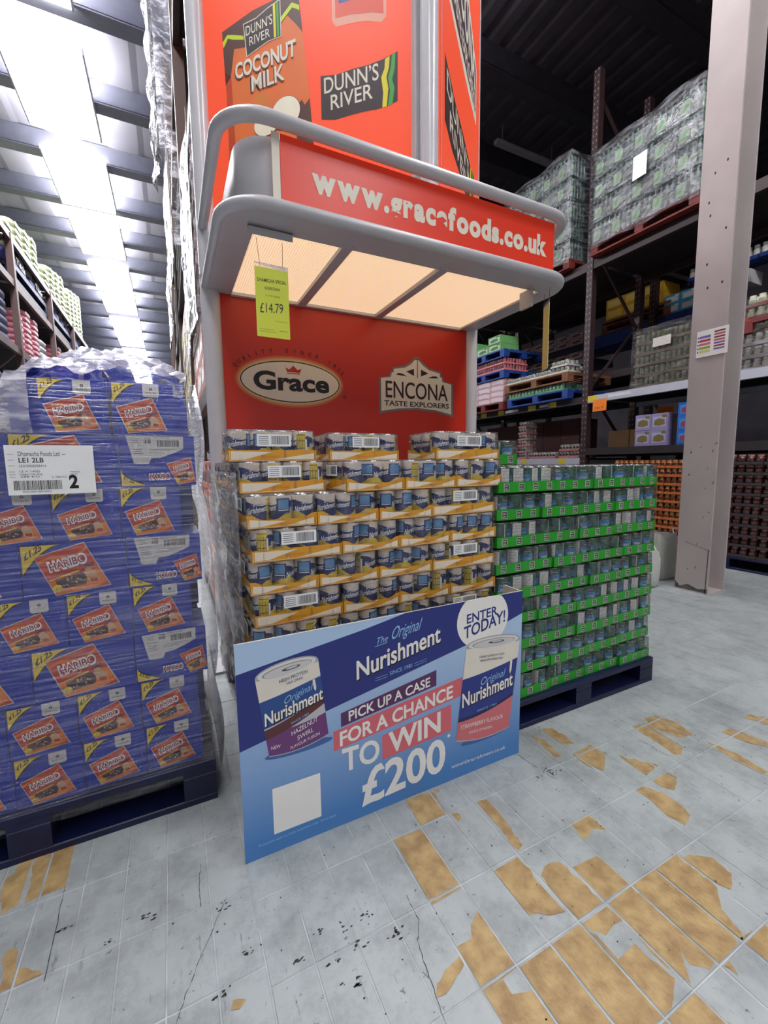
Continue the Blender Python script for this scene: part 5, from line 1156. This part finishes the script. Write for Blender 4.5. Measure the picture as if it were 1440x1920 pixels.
for bi, y in enumerate((9.25, 11.77, 14.16)):
    pos = ('nearest', 'second', 'third')[bi]
    grid('rice_sack', 'sack', 'cream rice sack in the %s top stack' % pos, 'rice sacks on the far left rack', me, .55, .115, y, -2.15, 4.48+.22, 4, (8, 10, 13)[bi], rz=PI2, skip=lambda i, k, n=(8, 10, 13)[bi]: (i == 0 and k > n-5) or (i == 1 and k > n-3) or (i == 2 and k > n-2))
    grid('blue_sack', 'sack', 'blue banded sack under the %s cream stack' % pos, 'blue sacks on the far left rack', meb, .55, .20, y, -2.13, 4.49, 4, 1, rz=PI2)
    b = MB(); b.box(-2.9, -2.1, y, y+2.2, 4.122, 4.262, NAVP); b.box(-2.9, -2.1, y, y+2.2, 4.40, 4.486, NAVP); b.box(-2.9, -2.8, y, y+2.2, 4.262, 4.40, NAVP); b.box(-2.2, -2.1, y, y+.12, 4.262, 4.40, NAVP); b.box(-2.2, -2.1, y+2.08, y+2.2, 4.262, 4.40, NAVP)
    tag(b.build('navy_pallet'), 'navy pallet under the %s stack of rice sacks' % pos, 'pallet')
    grid('pink_sack', 'sack', 'pink and white sack on the %s middle shelf' % pos, 'pink sacks on the far left rack', mp, .5, .092, y, -2.12, 3.052, 3, 9, rz=PI2, skip=lambda i, k: i == 0 and k > 6)
    grid('white_sack', 'sack', 'white sack at the end of the %s middle shelf' % pos, 'white sacks on the far left rack', mw, .5, .12, y+1.52, -2.12, 3.052, 1, 5, rz=PI2)
grid('grey_sack', 'sack', 'grey sack low on the far left rack', 'grey sacks on the far left rack', goods('sack', .55, .5, .13, 1, M('grey_sack', (120, 124, 150), .5), None, None, None), .55, .13, 6.7, -2.12, 1.502, 4, 8, rz=PI2)
grid('grey_sack', 'sack', 'grey sack on the middle shelf of the nearest bay', 'grey sacks on the far left rack', goods('sack', .55, .5, .13, 1, M('grey_sack', (120, 124, 150), .5), None, None, None), .55, .13, 6.7, -2.12, 3.052, 4, 6, rz=PI2)
b = MB(); d = Dec(b, (-2.115, 9.5, 4.50), (0, 1, 0), (0, 0, 1), (1, 0, 0), .004); d.text('Tilda', .05, .05, .55, .10, WHITE, 0, slant=.2); d.text('Tilda', 1.2, .05, 1.7, .10, WHITE, 0, slant=.2); tag(b.build('sack_lettering'), 'white brand lettering on the blue sack band, far left rack', 'lettering', kind='stuff')
# ================================================================ RACK IMMEDIATELY LEFT OF THE STAND
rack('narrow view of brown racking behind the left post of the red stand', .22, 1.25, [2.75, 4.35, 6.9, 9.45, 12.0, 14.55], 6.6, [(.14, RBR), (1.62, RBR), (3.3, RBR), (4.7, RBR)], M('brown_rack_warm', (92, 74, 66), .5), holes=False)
PCB = M('peach_carton', (224, 160, 140), .5, rgb2=(206, 120, 110), sc=3); 
grid('peach_carton', 'box', 'peach carton behind the left post, low shelf', 'peach cartons behind the left post', goods('carton', .30, .35, .2, 1, PCB, TINDRK, None, ink(236, 196, 180)), .30, .2, 4.22, .23, .142, 4, 5)
grid('peach_carton', 'box', 'peach carton behind the left post, upper shelf', 'peach cartons behind the left post', goods('carton', .30, .35, .2, 1, PCB, TINDRK, None, ink(236, 196, 180)), .30, .2, 4.22, .23, 1.622, 4, 2)
me = goods('jars', .30, .3, .19, 3, TINDRK, LIDP, WT, ink(170, 120, 110))
grid('jar_tray', 'jar tray', 'film wrapped jar tray high behind the left post', 'jar trays behind the left post', me, .30, .19, 4.22, .235, 2.06, 4, 6)
FILMB = film('bright_film', .45, 1.0, (4, 4, 8), 2.5, bump=1.0, rough=.12)
drape('stretch_film', 'bright wrinkled film over the jar trays behind the left post', .212, .9, 2.98, 4.25, 2.06, 3.22, FILMB, seed=3, amp=.010, sides='LF')
drape('stretch_film', 'long sheet of white film hanging from the tall rack left of the stand', .10, .7, 5.3, 6.1, 4.35, 6.5, FILMB, seed=6, amp=.03, sides='LF')
drape('stretch_film', 'silvery film on the far goods left of the stand', .17, .8, 5.0, 9.4, 3.31, 4.35, FILMB, seed=8, amp=.02, sides='LF')
for yb, wh in ((9.3, 'far'), (6.8, 'near')):
    grid('dark_tray', 'tray', 'dark maroon tray in the %s bay, silvery film' % wh, 'dark trays behind the silvery film', goods('carton', .4, .4, .25, 1, M('maroon_board', (90, 40, 50), .4), LBY, None, ink(60, 70, 100)), .4, .25, yb, .24, 1.642, 5, 5)
    grid('film_tray', 'tray', 'pale tray in the %s bay inside silvery film' % wh, 'pale trays behind the silvery film', goods('jars', .4, .4, .24, 3, TINWHT, LIDP, WT), .4, .24, yb, .24, 3.302, 5, 4)
